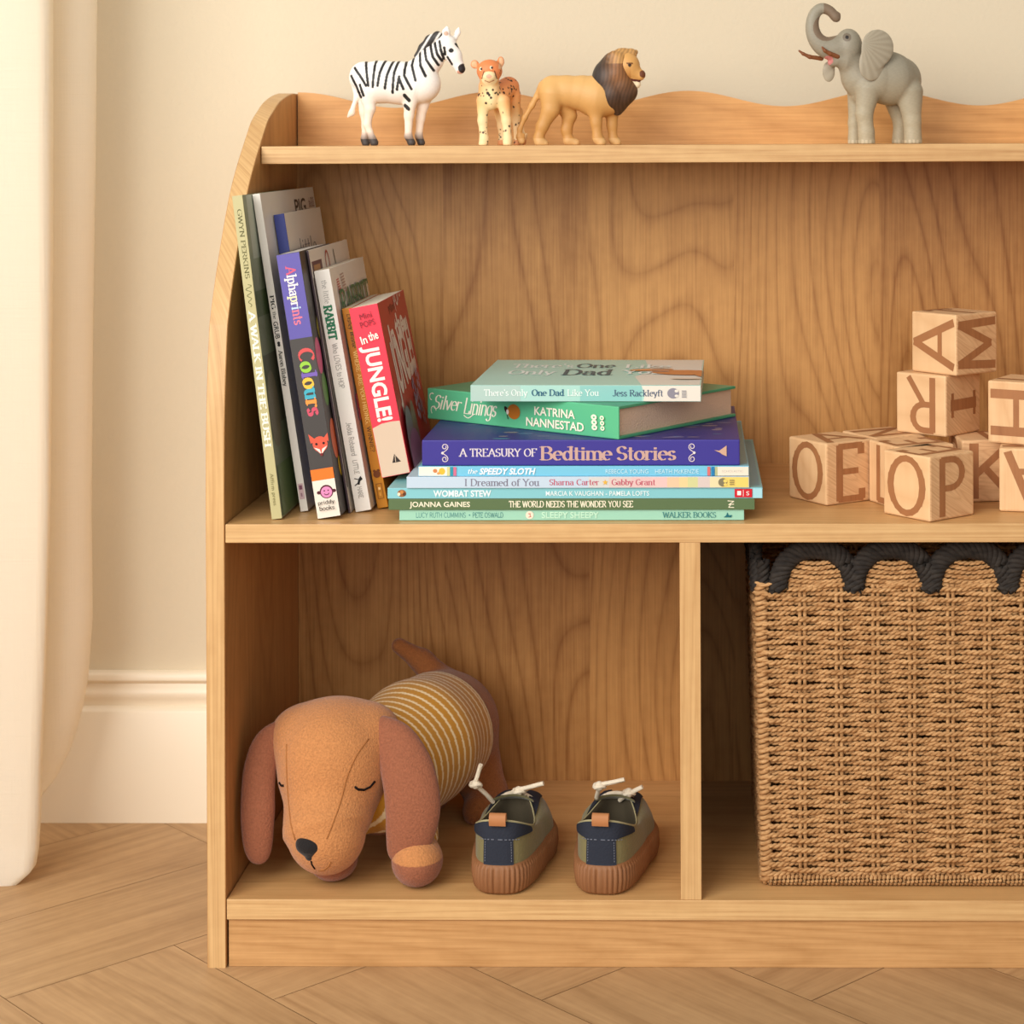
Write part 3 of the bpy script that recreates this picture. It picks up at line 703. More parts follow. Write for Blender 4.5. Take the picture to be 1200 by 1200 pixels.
s.poly([(u(549), t * .46), (u(549), t * .76), (u(539), t * .58)], (50, 40, 36)); s.k += 1; s.line([(u(548.4), t * .58), (u(541), t * .60)], .0005, (212, 188, 164))
c = b['cov']
c.text('In the', .03, l * .70, .085, .022, (240, 222, 210), 'sans', bold=.03, rot=.12); c.text('JUNGLE!', .022, l * .43, .118, .046, (240, 222, 210), 'sans', bold=.04, rot=.12)
c.text('Mini', .05, l * .90, .03, .008, (110, 24, 34), 'sans', rot=.1); c.text('POPS', .085, l * .9, .04, .018, (236, 214, 204), 'sans', rot=.3)
for (x, f) in ((.10, .40), (.112, .32), (.12, .24), (.12, .46), (.09, .30)):
    for k in range(5): c.disc(x + .006 * math.cos(k * 1.257), l * f + .008 * math.sin(k * 1.257), .0025, .004, (150, 150, 186), 8)
c.disc(.028, l * .12, .022, l * .25, (122, 98, 112)); c.disc(.055, l * .14, .014, l * .24, (126, 96, 80)); c.disc(.038, l * .06, .03, l * .16, (146, 92, 128))
done(b)

# -- the lying pile, lowest first: x range and rows in the photograph give the place of each spine
def lying(name, x0, x1, ytop, ybot, y0, depth, cover, spine, label, yaw=0, z=None, **kw):
    P = at(x0, ybot, y0); Q = at(x1, ybot, y0); zb = P.z if z is None else z; P.z = zb
    t = (ybot - ytop) * k_at(y0); l = abs(Q.x - P.x)
    L = Vector((math.cos(yaw), math.sin(yaw), 0)); D = Vector((-math.sin(yaw), math.cos(yaw), 0))
    b = book(name, P, L, (0, 0, 1), D, l, t, depth, cover, spine, label, 'storybooks lying in a pile on the middle shelf', **kw)
    b['x'] = lambda px: (px - x0) / (x1 - x0) * l
    b['top'] = Print(b['c'], P + Vector((0, 0, t)), L, D, bounds=(l, depth)); b['z1'] = zb + t + .0002
    return b
z = ZM + .0004
TEAL = (64, 128, 128)
b = lying('storybook', 468, 872, 595.5, 608, .014, .24, (150, 200, 178), (156, 206, 182), 'pale mint book at the very bottom of the lying pile', z=z); z = b['z1']; t = b['t']; s = b['along']; x = b['x']
s.text('LUCY RUTH CUMMINS', x(487.5), t * .27, x(546) - x(487.5), t * .46, TEAL, 'pen', serif=False, thick=.1, thin=.1); s.disc(x(550.5), t * .5, .0006, .0006, TEAL); s.text('PETE OSWALD', x(554), t * .27, x(590) - x(554), t * .46, TEAL, 'pen', serif=False, thick=.1, thin=.1)
s.disc(x(621), t * .5, t * .38, t * .38, (236, 222, 200)); s.line([(x(619.6), t * .62), (x(621.6), t * .64), (x(621.4), t * .5), (x(622.4), t * .36), (x(620), t * .3)], .0006, (196, 90, 80))
s.text('SLEEPY SHEEPY', x(635), t * .22, x(702) - x(635), t * .6, (196, 232, 206), 'sans', bold=.02); s.text('WALKER BOOKS', x(777), t * .26, x(839) - x(777), t * .5, TEAL, 'pen', thick=.13, thin=.06)
s.poly([(x(848), t * .28), (x(857), t * .28), (x(858), t * .5), (x(854), t * .45), (x(852.5), t * .75), (x(851), t * .45)], (30, 104, 112)); s.k += 1; done(b)
b = lying('storybook', 455.4, 884.4, 582.3, 595.3, .012, .25, (84, 104, 70), (88, 110, 72), 'dark green book with cream capitals, second from the bottom of the lying pile', z=z, hard=False); z = b['z1']; t = b['t']; s = b['along']; x = b['x']; cr = (240, 232, 206)
s.text('JOANNA GAINES', x(480), t * .28, x(551) - x(480), t * .48, cr, 'sans', bold=.015); s.text('THE WORLD NEEDS THE WONDER YOU SEE', x(597), t * .25, x(742) - x(597), t * .54, cr, 'pen', thick=.17, thin=.1, serif=False)
s.line([(x(853), t * .8), (x(860), t * .75), (x(854), t * .45), (x(860), t * .5)], .0006, cr); s.line([(x(860), t * .2), (x(854), t * .22), (x(857), t * .5)], .0006, cr); done(b)
b = lying('storybook', 454.2, 893.7, 569.5, 582, .012, .26, (128, 190, 196), (130, 194, 202), 'widest book of the lying pile, light blue with a red label at right', z=z); z = b['z1']; t = b['t']; s = b['along']; x = b['x']
s.disc(x(471), t * .5, .0036, .0030, (150, 96, 54)); s.disc(x(467.5), t * .42, .0012, .0014, (236, 220, 190)); s.disc(x(474), t * .42, .0014, .0014, (92, 54, 36)); s.disc(x(471), t * .62, .0014, .0014, (196, 130, 70))
s.text('WOMBAT STEW', x(508), t * .2, x(576) - x(508), t * .6, (226, 240, 240), 'sans', bold=.03); s.text('MARCIA K VAUGHAN - PAMELA LOFTS', x(640), t * .27, x(761) - x(640), t * .46, (226, 240, 240), 'sans', bold=.01)
s.rect(x(861), t * .1, x(881.5), t * .9, (204, 30, 44)); s.rect(x(864), t * .3, x(868.5), t * .7, (244, 236, 230)); s.rect(x(870.8), t * .2, x(871.4), t * .8, (244, 236, 230)); s.text('S', x(874.5), t * .3, x(878) - x(874.5), t * .4, (244, 236, 230)); s.rect(x(882.3), t * .05, b['l'] - .0004, t * .95, (166, 214, 224))
b['top'].rect(x(870), .01, b['l'] - .002, .25, (120, 170, 184)); done(b)
b = lying('storybook', 476.5, 877.9, 556, 569.2, .010, .245, (186, 210, 224), (190, 208, 224), 'pale blue to yellow book with grey and red serif title, above the light blue one', z=z); z = b['z1']; t = b['t']; s = b['along']; x = b['x']
ramp = [(690, (206, 206, 204)), (714, (214, 196, 190)), (740, (220, 188, 186)), (764, (226, 190, 186)), (782, (226, 194, 160)), (796, (230, 204, 150)), (806, (206, 206, 150)), (818, (212, 196, 190)), (832, (226, 214, 170)), (846, (232, 206, 110))]
for (xa, col), xb in zip(ramp, [q[0] for q in ramp[1:]] + [877.3]): s.rect(x(xa), .0003, x(xb), t - .0003, col); s.k -= 1
s.k += 1
s.text('I Dreamed of You', x(544.5), t * .2, x(632) - x(544.5), t * .6, (120, 116, 134), 'pen', thick=.13, thin=.06); rd = (190, 76, 100)
s.text('Sharna Carter', x(644), t * .27, x(702) - x(644), t * .5, rd, 'pen', thick=.13, thin=.06); s.text('Gabby Grant', x(717), t * .27, x(768) - x(717), t * .5, rd, 'pen', thick=.13, thin=.06)
s.poly([(x(709.5) + .0024 * (1 if i % 2 == 0 else .45) * math.sin(i * PI / 5), t * .5 + .0024 * (1 if i % 2 == 0 else .45) * math.cos(i * PI / 5)) for i in range(10)], (226, 176, 70)); s.k += 1
s.disc(x(847), t * .5, .0036, .0034, (128, 120, 92)); s.disc(x(850), t * .62, .0016, .0014, (232, 206, 110)); s.disc(x(850), t * .3, .0014, .0012, (232, 206, 110))
for q in (.32, .5, .68): s.rect(x(855), t * (q - .05), x(860.5), t * (q + .05), (160, 140, 84)); s.k -= 1
done(b)
b = lying('storybook', 490.2, 877.7, 544.2, 555.8, .012, .26, (120, 190, 206), (116, 192, 220), 'thin sky blue book with striped white ends, directly under the dark blue one', z=z); z = b['z1']; t = b['t']; s = b['along']; x = b['x']
s.rect(.0003, .0003, x(524), t - .0003, (240, 230, 214)); s.disc(x(518), t * .5, .0026, .0028, (232, 186, 60)); s.disc(x(510), t * .55, .0018, .0016, (206, 130, 80)); s.disc(x(514), t * .3, .0014, .001, (226, 150, 90))
for xa, xb, col in ((524, 527.5, (206, 204, 140)), (528, 531, (40, 150, 170)), (531.5, 535, (206, 110, 140))): s.rect(x(xa), .0003, x(xb), t - .0003, col)
s.text('the', x(548), t * .28, x(559) - x(548), t * .46, (236, 246, 248), 'pen', serif=False, thick=.14, thin=.1, slant=.2); s.text('SPEEDY SLOTH', x(562), t * .2, x(628) - x(562), t * .64, (240, 248, 250), 'sans', bold=.03, shear=.25)
s.text('REBECCA YOUNG', x(710), t * .27, x(760) - x(710), t * .46, (196, 230, 240), 'sans'); s.text('HEATH McKENZIE', x(768), t * .27, x(819) - x(768), t * .46, (196, 230, 240), 'sans')
for xa, xb, col in ((829, 832.5, (212, 110, 110)), (834, 837, (30, 124, 180)), (838, 841, (180, 186, 140)), (841, 877.3, (232, 222, 204))): s.rect(x(xa), .0003, x(xb), t - .0003, col)
s.text('SCHOLASTIC', x(846), t * .4, x(871) - x(846), t * .22, (190, 184, 172), 'sans')
b['top'].rect(b['l'] - .035, .01, b['l'] - .001, .25, (128, 168, 168)); done(b)
b = lying('treasury_book', 494.5, 867, 514, 544, .014, .205, (52, 46, 122), (56, 48, 140), 'thick dark blue treasury with pale copper lettering, under the green hardback', z=z, hard=True, rough=.45); z = b['z1']; t = b['t']; s = b['along']; x = b['x']; cp = (206, 184, 176)
s.text('A TREASURY OF', x(539), t * .36, x(629) - x(539), t * .30, (214, 204, 210), 'pen', thick=.16, thin=.06)
s.text('Bedtime', x(634), t * .22, x(717) - x(634), t * .52, (196, 160, 150), 'pen', thick=.17, thin=.06, spacing=.02); s.text('Stories', x(723), t * .22, x(792) - x(723), t * .52, (196, 160, 150), 'pen', thick=.17, thin=.06, spacing=.02)
for xa, sg in ((520.5, 1), (812, -1)):
    for q in (1, -1):
        pts = [(x(xa) - sg * .0006, t * .5 + q * .0006), (x(xa) + sg * .0018, t * .5 + q * .0022)]
        for a_ in range(0, 19):
            an = math.radians(-60 + 25 * a_); r_ = .0028 - .0001 * a_; pts.append((x(xa) + sg * (.0006 + r_ * math.cos(an)), t * .5 + q * (.0049 + r_ * math.sin(an))))
        s.line(pts, .0007, (214, 200, 206))
    s.disc(x(xa) - sg * .0012, t * .5, .0011, .0011, (224, 214, 214))
s.poly([(x(837), t * .60), (x(843), t * .58), (x(851.5), t * .78), (x(851.5), t * .36), (x(846), t * .44), (x(844), t * .50)], (204, 164, 140)); s.k += 1
tp = b['top']; rg = random.Random(3)
for i in range(60):
    px_, dy = rg.uniform(.03, b['l'] - .01), rg.uniform(.006, .2); tp.disc(px_, dy, rg.uniform(.002, .008), rg.uniform(.0015, .004), rg.choice([(92, 110, 160), (120, 110, 150), (150, 130, 140), (78, 120, 150)]), 8); tp.k -= 1
done(b)
# green hardback turned on the pile: its near corner shows spine and page edge
zg = z
N_ = atz(724.8, 515.3, zg); F_ = atz(866, 489, zg); E_ = atz(486.4, 493, zg)
ang = math.radians(-36); L = Vector((math.cos(ang), math.sin(ang), 0)); D = Vector((-L.y, L.x, 0)); l = (N_ - E_).length
 
t = 38.6 * k_at(N_.y)
b = book('hardback_book', N_ - L * l, L, (0, 0, 1), D, l, t, .167, (70, 152, 112), (92, 184, 136), 'green hardback turned askew near the top of the pile, showing its page edge', 'storybooks lying in a pile on the middle shelf', hard=True, pages=cmat((214, 184, 158), .85, .1, bump=.4, bscale=700))
s = b['along']; cr = (244, 236, 214); fx = lambda px: None
def gx(px):           # photographed column to metres along the turned spine
    d = ray(px, 490); A = b['O']; k = (A.x - CAMP[0], A.y - CAMP[1])
    # solve A + L*u on the vertical plane through the camera column
    q = d[0] / d[1]; return -(k[0] - q * k[1]) / (L.x - q * L.y)
s.text('Silver', gx(507.5), t * .36, gx(539) - gx(507.5), t * .44, cr, 'pen', serif=False, thick=.13, thin=.05, slant=.28, spacing=-.02); s.text('Linings', gx(543), t * .30, gx(581) - gx(543), t * .5, cr, 'pen', serif=False, thick=.13, thin=.05, slant=.28, spacing=-.02)
s.line([(gx(544) + .014 * i / 10, t * .24 - .002 * math.sin(i * .5)) for i in range(10)], .0008, cr); s.line([(gx(508.5) + .003 * math.cos(i * .5) , t * .30 + .0035 * math.sin(i * .5)) for i in range(9)], .0008, cr); s.line([(gx(507) + .003 * math.cos(i * .5 + 1), t * .74 + .003 * math.sin(i * .5 + 1)) for i in range(8)], .0008, cr)
s.disc(gx(602.5), t * .52, .0072, t * .24, (176, 104, 30)); s.disc(gx(594), t * .56, .0035, .0018, (40, 30, 28), rot=-.9); s.disc(gx(595.5), t * .50, .0014, .0022, (226, 206, 196)); s.line([(gx(595), t * .4), (gx(596), t * .28)], .0007, (40, 30, 28))
s.text('KATRINA', gx(627), t * .50, gx(674.5) - gx(627), t * .27, cr, 'sans', bold=.02); s.text('NANNESTAD', gx(617.5), t * .14, gx(685) - gx(617.5), t * .27, cr, 'sans', bold=.02)
for q in (.30, .46, .62):
    s.disc(gx(697.5), t * q, .0030, t * .085, cr); s.disc(gx(697.5), t * q, .0012, t * .03, (92, 184, 136)); s.disc(gx(707), t * q, .0022, t * .07, cr); s.disc(gx(707), t * q, .001, t * .03, (92, 184, 136))
done(b); zg += t + .0003
b = lying('storybook', 551.4, 821.5, 447, 466, .046, .19, (176, 220, 206), (168, 212, 200), 'mint to white book at the very top of the lying pile', z=zg, yaw=-.02); t = b['t']; s = b['along']; x = b['x']; l = b['l']
s.rect(.0003, .0003, x(610), t - .0003, (174, 200, 190)); s.rect(x(680), .0003, x(752), t - .0003, (142, 196, 190)); s.poly([(x(754), .0003), (x(756), t * .5), (x(752), t - .0003), (l - .0003, t - .0003), (l - .0003, .0003)], (226, 218, 204)); s.k += 1
s.text("There's Only", x(567.5), t * .36, x(618) - x(567.5), t * .38, (236, 244, 238), 'pen', thick=.13, thin=.06); s.text('One Dad', x(623.5), t * .36, x(661) - x(623.5), t * .38, (36, 92, 120), 'pen', thick=.16, thin=.07); s.text('Like You', x(665.5), t * .36, x(702) - x(665.5), t * .38, (236, 244, 238), 'pen', thick=.13, thin=.06)
s.text('Jess Rackleyft', x(718.5), t * .34, x(777) - x(718.5), t * .38, (70, 88, 116), 'pen', thick=.13, thin=.06)
s.disc(x(789), t * .52, .0048, t * .32, (140, 136, 146)); s.disc(x(793), t * .66, .0016, t * .09, (226, 218, 204)); s.disc(x(793), t * .36, .0016, t * .08, (226, 218, 204))
for q in (.3, .42, .54, .66): s.rect(x(799), t * (q - .03), x(804.5), t * (q + .03), (150, 146, 150)); s.k -= 1
tp = b['top']; tp.k = 1
tp.poly([(x(752), .001), (x(740), .06), (x(757), .10), (x(745), .188), (l - .001, .188), (l - .001, .001)], (228, 222, 208)); tp.k += 1
tp.text("There's", .02, .125, .055, .03, (236, 246, 240), 'pen', thick=.15, thin=.08); tp.text('Only', .022, .075, .04, .03, (236, 246, 240), 'pen', thick=.15, thin=.08); tp.text('One', .078, .125, .034, .03, (52, 92, 104), 'pen', thick=.15, thin=.06); tp.text('Dad', .07, .07, .042, .04, (52, 92, 104), 'pen', thick=.15, thin=.06); tp.text('Like', .122, .12, .04, .028, (236, 246, 240), 'pen', thick=.15, thin=.08); tp.text('You', .122, .075, .036, .028, (236, 246, 240), 'pen', thick=.15, thin=.08)
fox = (206, 132, 78)
tp.disc(.178, .085, .032, .018, fox, rot=-.15); tp.disc(.146, .105, .02, .008, (222, 150, 96), rot=.2); tp.disc(.196, .06, .008, .02, fox, rot=.5); tp.disc(.232, .12, .02, .03, (200, 160, 130)); tp.disc(.236, .06, .009, .014, fox); tp.disc(.178, .04, .014, .006, (230, 214, 196))
for q in (.09, .105, .12): tp.line([(l - .045, q), (l - .03, q)], .003, (190, 186, 180))
done(b)

# ================================================================ LETTER BLOCKS
BLK = .0525
M_BLK = wood('beech_block', (236, 196, 148), (206, 156, 108), 'z', fig=9, seed=2.0, rough=.55, amp=.85, across_scale=40, along_scale=9)
M_BLK2 = wood('beech_block_end_grain', (232, 190, 142), (188, 136, 92), 'x', fig=14, seed=8.0, rough=.6, amp=1.0, across_scale=60, along_scale=14)
M_INK = wood('burnt_letter_brown', (174, 118, 74), (140, 88, 52), 'z', fig=8, seed=3.0, rough=.6, amp=.7, across_scale=40, along_scale=9)
def block(N, a_deg, letters, label, z=None):
    """N: lower corner nearest the camera; a_deg turns it; letters on (left face, right face, top): (text, turn, font)"""
    N = Vector(N); e = BLK; a = math.radians(a_deg)
    if z is not None: N.z = z
    A = Vector((math.cos(a), math.sin(a), 0)); B = Vector((-math.sin(a), math.cos(a), 0)); Zv = Vector((0, 0, 1))
    mb = MB(); mb.box((0, 0, 0), A * e, B * e, Zv * e, M_BLK, .0016)
    i2 = mb.mi(M_BLK2)
    for k, f in enumerate(mb.f):
        vs = [Vector(mb.v[i]) for i in f]; n = (vs[1] - vs[0]).cross(vs[2] - vs[0]).normalized()
        if abs(n.dot(B)) > .7: mb.m[k] = i2
    faces = [(B * e, -B, Zv), (Vector((0, 0, 0)), A, Zv), (Zv * e, A, B)]
    for (O, R, U), (ch, turn, font) in zip(faces, letters):
        if not ch: continue
        P = Print(mb, O, R, U); P.k = 1.5
        if turn:                                     # quarter turns of the letter on its face
            for _ in range(turn % 4):
                O2 = P.O + P.R * e; P = Print(mb, O2, P.U, -P.R); P.k = 1.5
        h = e * (.70 if font == 'serif' else .85); wds = {'O': .82, 'M': .86, 'I': .40, 'E': .60, 'P': .58, 'L': .5, 'R': .58, 'K': .76, 'A': .86, 'H': .74, 'N': .7, 'V': .8}
        polys, W = pen_text(ch, serif=(font == 'serif'), thick=.10 if font == 'serif' else .135, thin=.115, nib=0)
        g = [q for L_ in polys for q in L_[0]]; x0 = min(p[0] for q in g for p in q); x1 = max(p[0] for q in g for p in q)
        w = e * wds.get(ch, .6); 
        _cm = cmat
        for q in g:
            pts = [((px - x0) / (x1 - x0) * w + (e - w) / 2, py * h + (e - h) / 2) for px, py in q]
            A_ = sum(pts[i][0] * pts[(i + 1) % 4][1] - pts[(i + 1) % 4][0] * pts[i][1] for i in range(4))
            if A_ < 0: pts = pts[::-1]
            P.j += 1; mb.add([P._p(*p) for p in pts], [[0, 1, 2, 3]], M_INK)
    o = mb.build('letter_block'); o.location = N
    return props(o, label, 'toy block', 'wooden letter blocks in a heap on the middle shelf')
z0 = ZM + .0003; z1 = z0 + BLK + .0003; z2 = z1 + BLK + .0003
block(atz(968.7, 593.0, z0), 34.5, (('O', 0, ''), ('E', 0, ''), ('A', 0, '')), 'wooden block with O and E, leftmost at the front of the block heap')
block(atz(1090.0, 612.3, z0), 40, (('O', 0, ''), ('P', 0, ''), ('E', 1, '')), 'wooden block with O and P standing nearest the front edge of the shelf')
block(atz(1108.7, 512.6, z1), 48, (('R', 2, ''), ('I', 1, 'serif'), ('', 0, '')), 'wooden block with R and I, directly under the topmost block')
block(atz(1120.7, 441.0, z2), 40, (('A', 1, ''), ('M', 1, ''), ('T', 0, '')), 'topmost wooden block with A and M, at the peak of the heap')
Nh = atz(1157.5, 518.5, z1); a = math.radians(60); block(Nh - Vector((-math.sin(a), math.cos(a), 0)) * BLK, 60, (('H', 1, ''), ('T', 0, ''), ('L', 0, '')), 'wooden block with H lying sideways, upper right beside the stacked blocks')
Nv = atz(1171.0, 599.2, z0); a = math.radians(79); block(Nv - Vector((-math.sin(a), math.cos(a), 0)) * BLK, 79, (('A', 2, ''), ('S', 0, ''), ('N', 0, '')), 'wooden block with an upside-down A, low at the right edge of the heap')
block(atz(1127.3, 590.0, z0) + Vector((.001, .006, 0)), 5, (('D', 0, ''), ('K', 0, ''), ('T', 0, '')), 'wooden block with K, half hidden behind the O and P block')
block(atz(1057.8, 600.0, z0) + Vector((-.0012, .004, 0)), 25, (('L', 0, ''), ('U', 0, ''), ('E', 1, '')), 'wooden block wedged between and behind the two front blocks, mostly hidden')
b9 = atz(1031.0, 587.0, z0) + Vector((-.0022, .0065, 0)); block(b9, 30, (('I', 0, ''), ('G', 0, ''), ('N', 1, '')), 'wooden block behind the O and E block, only its upper part showing')

# ================================================================ WOVEN BASKET
def rope_mat(name, light, dark):
    mt = bpy.data.materials.new(name); nt, N, L, b = nodes_of(mt)
    tc = N.new('ShaderNodeTexCoord'); mp = N.new('ShaderNodeMapping'); mp.inputs['Scale'].default_value = (110, 110, 330); L.new(tc.outputs['Object'], mp.inputs[0])
    nz = N.new('ShaderNodeTexNoise'); nz.inputs['Scale'].default_value = 1; nz.inputs['Detail'].default_value = 3; L.new(mp.outputs[0], nz.inputs['Vector'])
    cr = N.new('ShaderNodeValToRGB'); cr.color_ramp.elements[0].color = (*lin(light), 1); cr.color_ramp.elements[1].color = (*lin(dark), 1); cr.color_ramp.elements[0].position = .32; cr.color_ramp.elements[1].position = .72
    L.new(nz.outputs['Fac'], cr.inputs[0]); L.new(cr.outputs[0], b.inputs['Base Color']); b.inputs['Roughness'].default_value = .75; b.inputs['Specular IOR Level'].default_value = .2
    n2 = N.new('ShaderNodeTexNoise'); n2.inputs['Scale'].default_value = 900; L.new(tc.outputs['Object'], n2.inputs['Vector'])
    bp = N.new('ShaderNodeBump'); bp.inputs['Strength'].default_value = .5; bp.inputs['Distance'].default_value = .0006; L.new(n2.outputs['Fac'], bp.inputs['Height']); L.new(bp.outputs[0], b.inputs['Normal'])
    return mt
M_ROPE = rope_mat('paper_rope_natural', (206, 162, 112), (160, 114, 70)); M_ROPED = rope_mat('paper_rope_charcoal', (58, 52, 47), (34, 30, 28))
class TB:
    def __init__(s): s.v = []; s.q = []; s.n = 0
    def tube(s, P, r, n=6, closed=False):
        P = np.asarray(P, float); k = len(P)
        T = (np.roll(P, -1, 0) - np.roll(P, 1, 0)) if closed else np.gradient(P, axis=0)
        T /= np.linalg.norm(T, axis=1)[:, None] + 1e-12
        ref = np.where(np.abs(T[:, 2:3]) > .9, np.array([[1., 0, 0]]), np.array([[0, 0, 1.]]))
        U = np.cross(T, ref); U /= np.linalg.norm(U, axis=1)[:, None]; Wv = np.cross(T, U)
        a = np.arange(n) * 2 * PI / n; r = np.broadcast_to(np.asarray(r, float), (k,))
        V = P[:, None, :] + r[:, None, None] * (U[:, None, :] * np.cos(a)[None, :, None] + Wv[:, None, :] * np.sin(a)[None, :, None])
        i = np.arange(k if closed else k - 1)[:, None]; j = np.arange(n)[None, :]; i2 = (i + 1) % k
        Q = np.stack([i * n + j, i * n + (j + 1) % n, i2 * n + (j + 1) % n, i2 * n + j], -1).reshape(-1, 4) + s.n
        s.v.append(V.reshape(-1, 3)); s.q.append(Q); s.n += k * n
    def build(s, name, mat, parent):
        me = mesh_np(name, np.concatenate(s.v), np.concatenate(s.q)); return child(link(name, me, mat, None, True), parent)
bk_c = atz(896, 1039, ZB); BX0, BY0 = bk_c.x + .001, bk_c.y + .003; BW, BD = .272, .235
BH0 = ZB + .004; BH1 = at(900, 688, BY0).z; RCN = .0045                  # weave from the braided foot up to the scallops
bk = empty('storage_basket', (BX0 + BW / 2, BY0 + BD / 2, ZB + .0004), 'woven natural rope storage basket with charcoal scalloped rim, in the right bay', 'basket')
rg = np.random.RandomState(11)
# rounded-rectangle path: distance along it, points and outward normals (front side first, left to right)
def path_pts(step_f, step_b):
    seg = []
    def arc(cx, cy, a0, a1): 
        m = 6; return [(cx + RCN * math.cos(a0 + (a1 - a0) * i / m), cy + RCN * math.sin(a0 + (a1 - a0) * i / m)) for i in range(m)]
    def lineseg(p, q, st): 
        d = math.hypot(q[0] - p[0], q[1] - p[1]); m = max(1, int(d / st)); return [(p[0] + (q[0] - p[0]) * i / m, p[1] + (q[1] - p[1]) * i / m) for i in range(m)]
    r = RCN
    seg += lineseg((r, 0), (BW - r, 0), step_f) + arc(BW - r, r, -PI / 2, 0) + lineseg((BW, r), (BW, BD - r), step_b) + arc(BW - r, BD - r, 0, PI / 2)
    seg += lineseg((BW - r, BD), (r, BD), step_b) + arc(r, BD - r, PI / 2, PI) + lineseg((0, BD - r), (0, r), step_f) + arc(r, r, PI, 1.5 * PI)
    return np.array(seg)
PP = path_pts(.0013, .0030); dd = np.linalg.norm(np.roll(PP, -1, 0) - PP, axis=1); SS = np.concatenate([[0], np.cumsum(dd)[:-1]]); PER = dd.sum()
tg = np.roll(PP, -1, 0) - np.roll(PP, 1, 0); tg /= np.linalg.norm(tg, axis=1)[:, None]; NO = np.stack([tg[:, 1], -tg[:, 0]], 1)
ROW = .00398
# stakes: a whole number to each side, one at every corner
_cs = [0.0]; cors = []
for tgt in ((BW - RCN * .3, RCN * .3), (BW - RCN * .3, BD - RCN * .3), (RCN * .3, BD - RCN * .3), (RCN * .3, RCN * .3)):
    cors.append(float(SS[int(np.argmin(np.hypot(PP[:, 0] - tgt[0], PP[:, 1] - tgt[1])))]))
kn_s = [cors[3] - PER] + cors; kn_u = [0, 9, 17, 26, 34]
UU = np.interp(SS, kn_s + [cors[0] + PER], kn_u + [43]); NST = 34
nrow = int((BH1 - BH0) / ROW)
lean_b = lambda z: 0.006 * (z - BH0) / (BH1 - BH0)              # the basket widens a little upwards
def ring(z, off):
    o = off + lean_b(z); return np.stack([BX0 + PP[:, 0] + NO[:, 0] * o, BY0 + PP[:, 1] + NO[:, 1] * o], 1)
tb = TB()
for rI in range(nrow + 1):
    z = BH0 + .006 + rI * ROW; ph = rI * PI
    wave = np.cos(PI * UU + ph); wav = wave
    zw = z + .0004 * np.sin(SS * 60 + rI * 1.7) + .00035 * np.sin(SS * 23 + rI * 4.1)
    xy = ring(z, .0027 * wav + .0004 * np.sin(SS * 37 + rI))
    hel = 2 * PI * SS / .0098 + rI * 2.1 + .5 * np.sin(SS * 31 + rI * 3)
    for p in (0, PI):
        ox, oz = .00105 * np.cos(hel + p), .00105 * np.sin(hel + p)
        P = np.stack([xy[:, 0] + NO[:, 0] * ox, xy[:, 1] + NO[:, 1] * ox, zw + oz], 1)
        tb.tube(P, .00134 * (1 + .08 * np.sin(SS * 90 + rI * 5 + p)), 6, True)
# upright stakes, each a pair of rods
for k in range(NST):
    s = float(np.interp(k, kn_u, kn_s)) % PER; i = int(np.argmin(np.abs(SS - s)))
    for q in (-1, 1):
        zz_ = np.linspace(ZB + .003, BH1 + .004, 40)
        P = np.stack([BX0 + PP[i, 0] + NO[i, 0] * lean_b(zz_) + tg[i, 0] * q * .0021, BY0 + PP[i, 1] + NO[i, 1] * lean_b(zz_) + tg[i, 1] * q * .0021, zz_], 1)
        P[:, :2] += (rg.rand(40, 1) - .5) * .0004; tb.tube(P, .00165, 6)
# coiled corner posts
for k in (0, 9, 17, 26):
    s = float(np.interp(k, kn_u, kn_s)) % PER; i = int(np.argmin(np.abs(SS - s))); zc_ = np.linspace(BH0, BH1 + .003, int((BH1 - BH0) / .0042 * 14)); hel = 2 * PI * zc_ / .0042; o_ = lean_b(zc_) + .0006
    tb.tube(np.stack([BX0 + PP[i, 0] + NO[i, 0] * o_ + .0036 * np.cos(hel), BY0 + PP[i, 1] + NO[i, 1] * o_ + .0036 * np.sin(hel), zc_ + .0006 * np.cos(hel)], 1), .0019, 6)
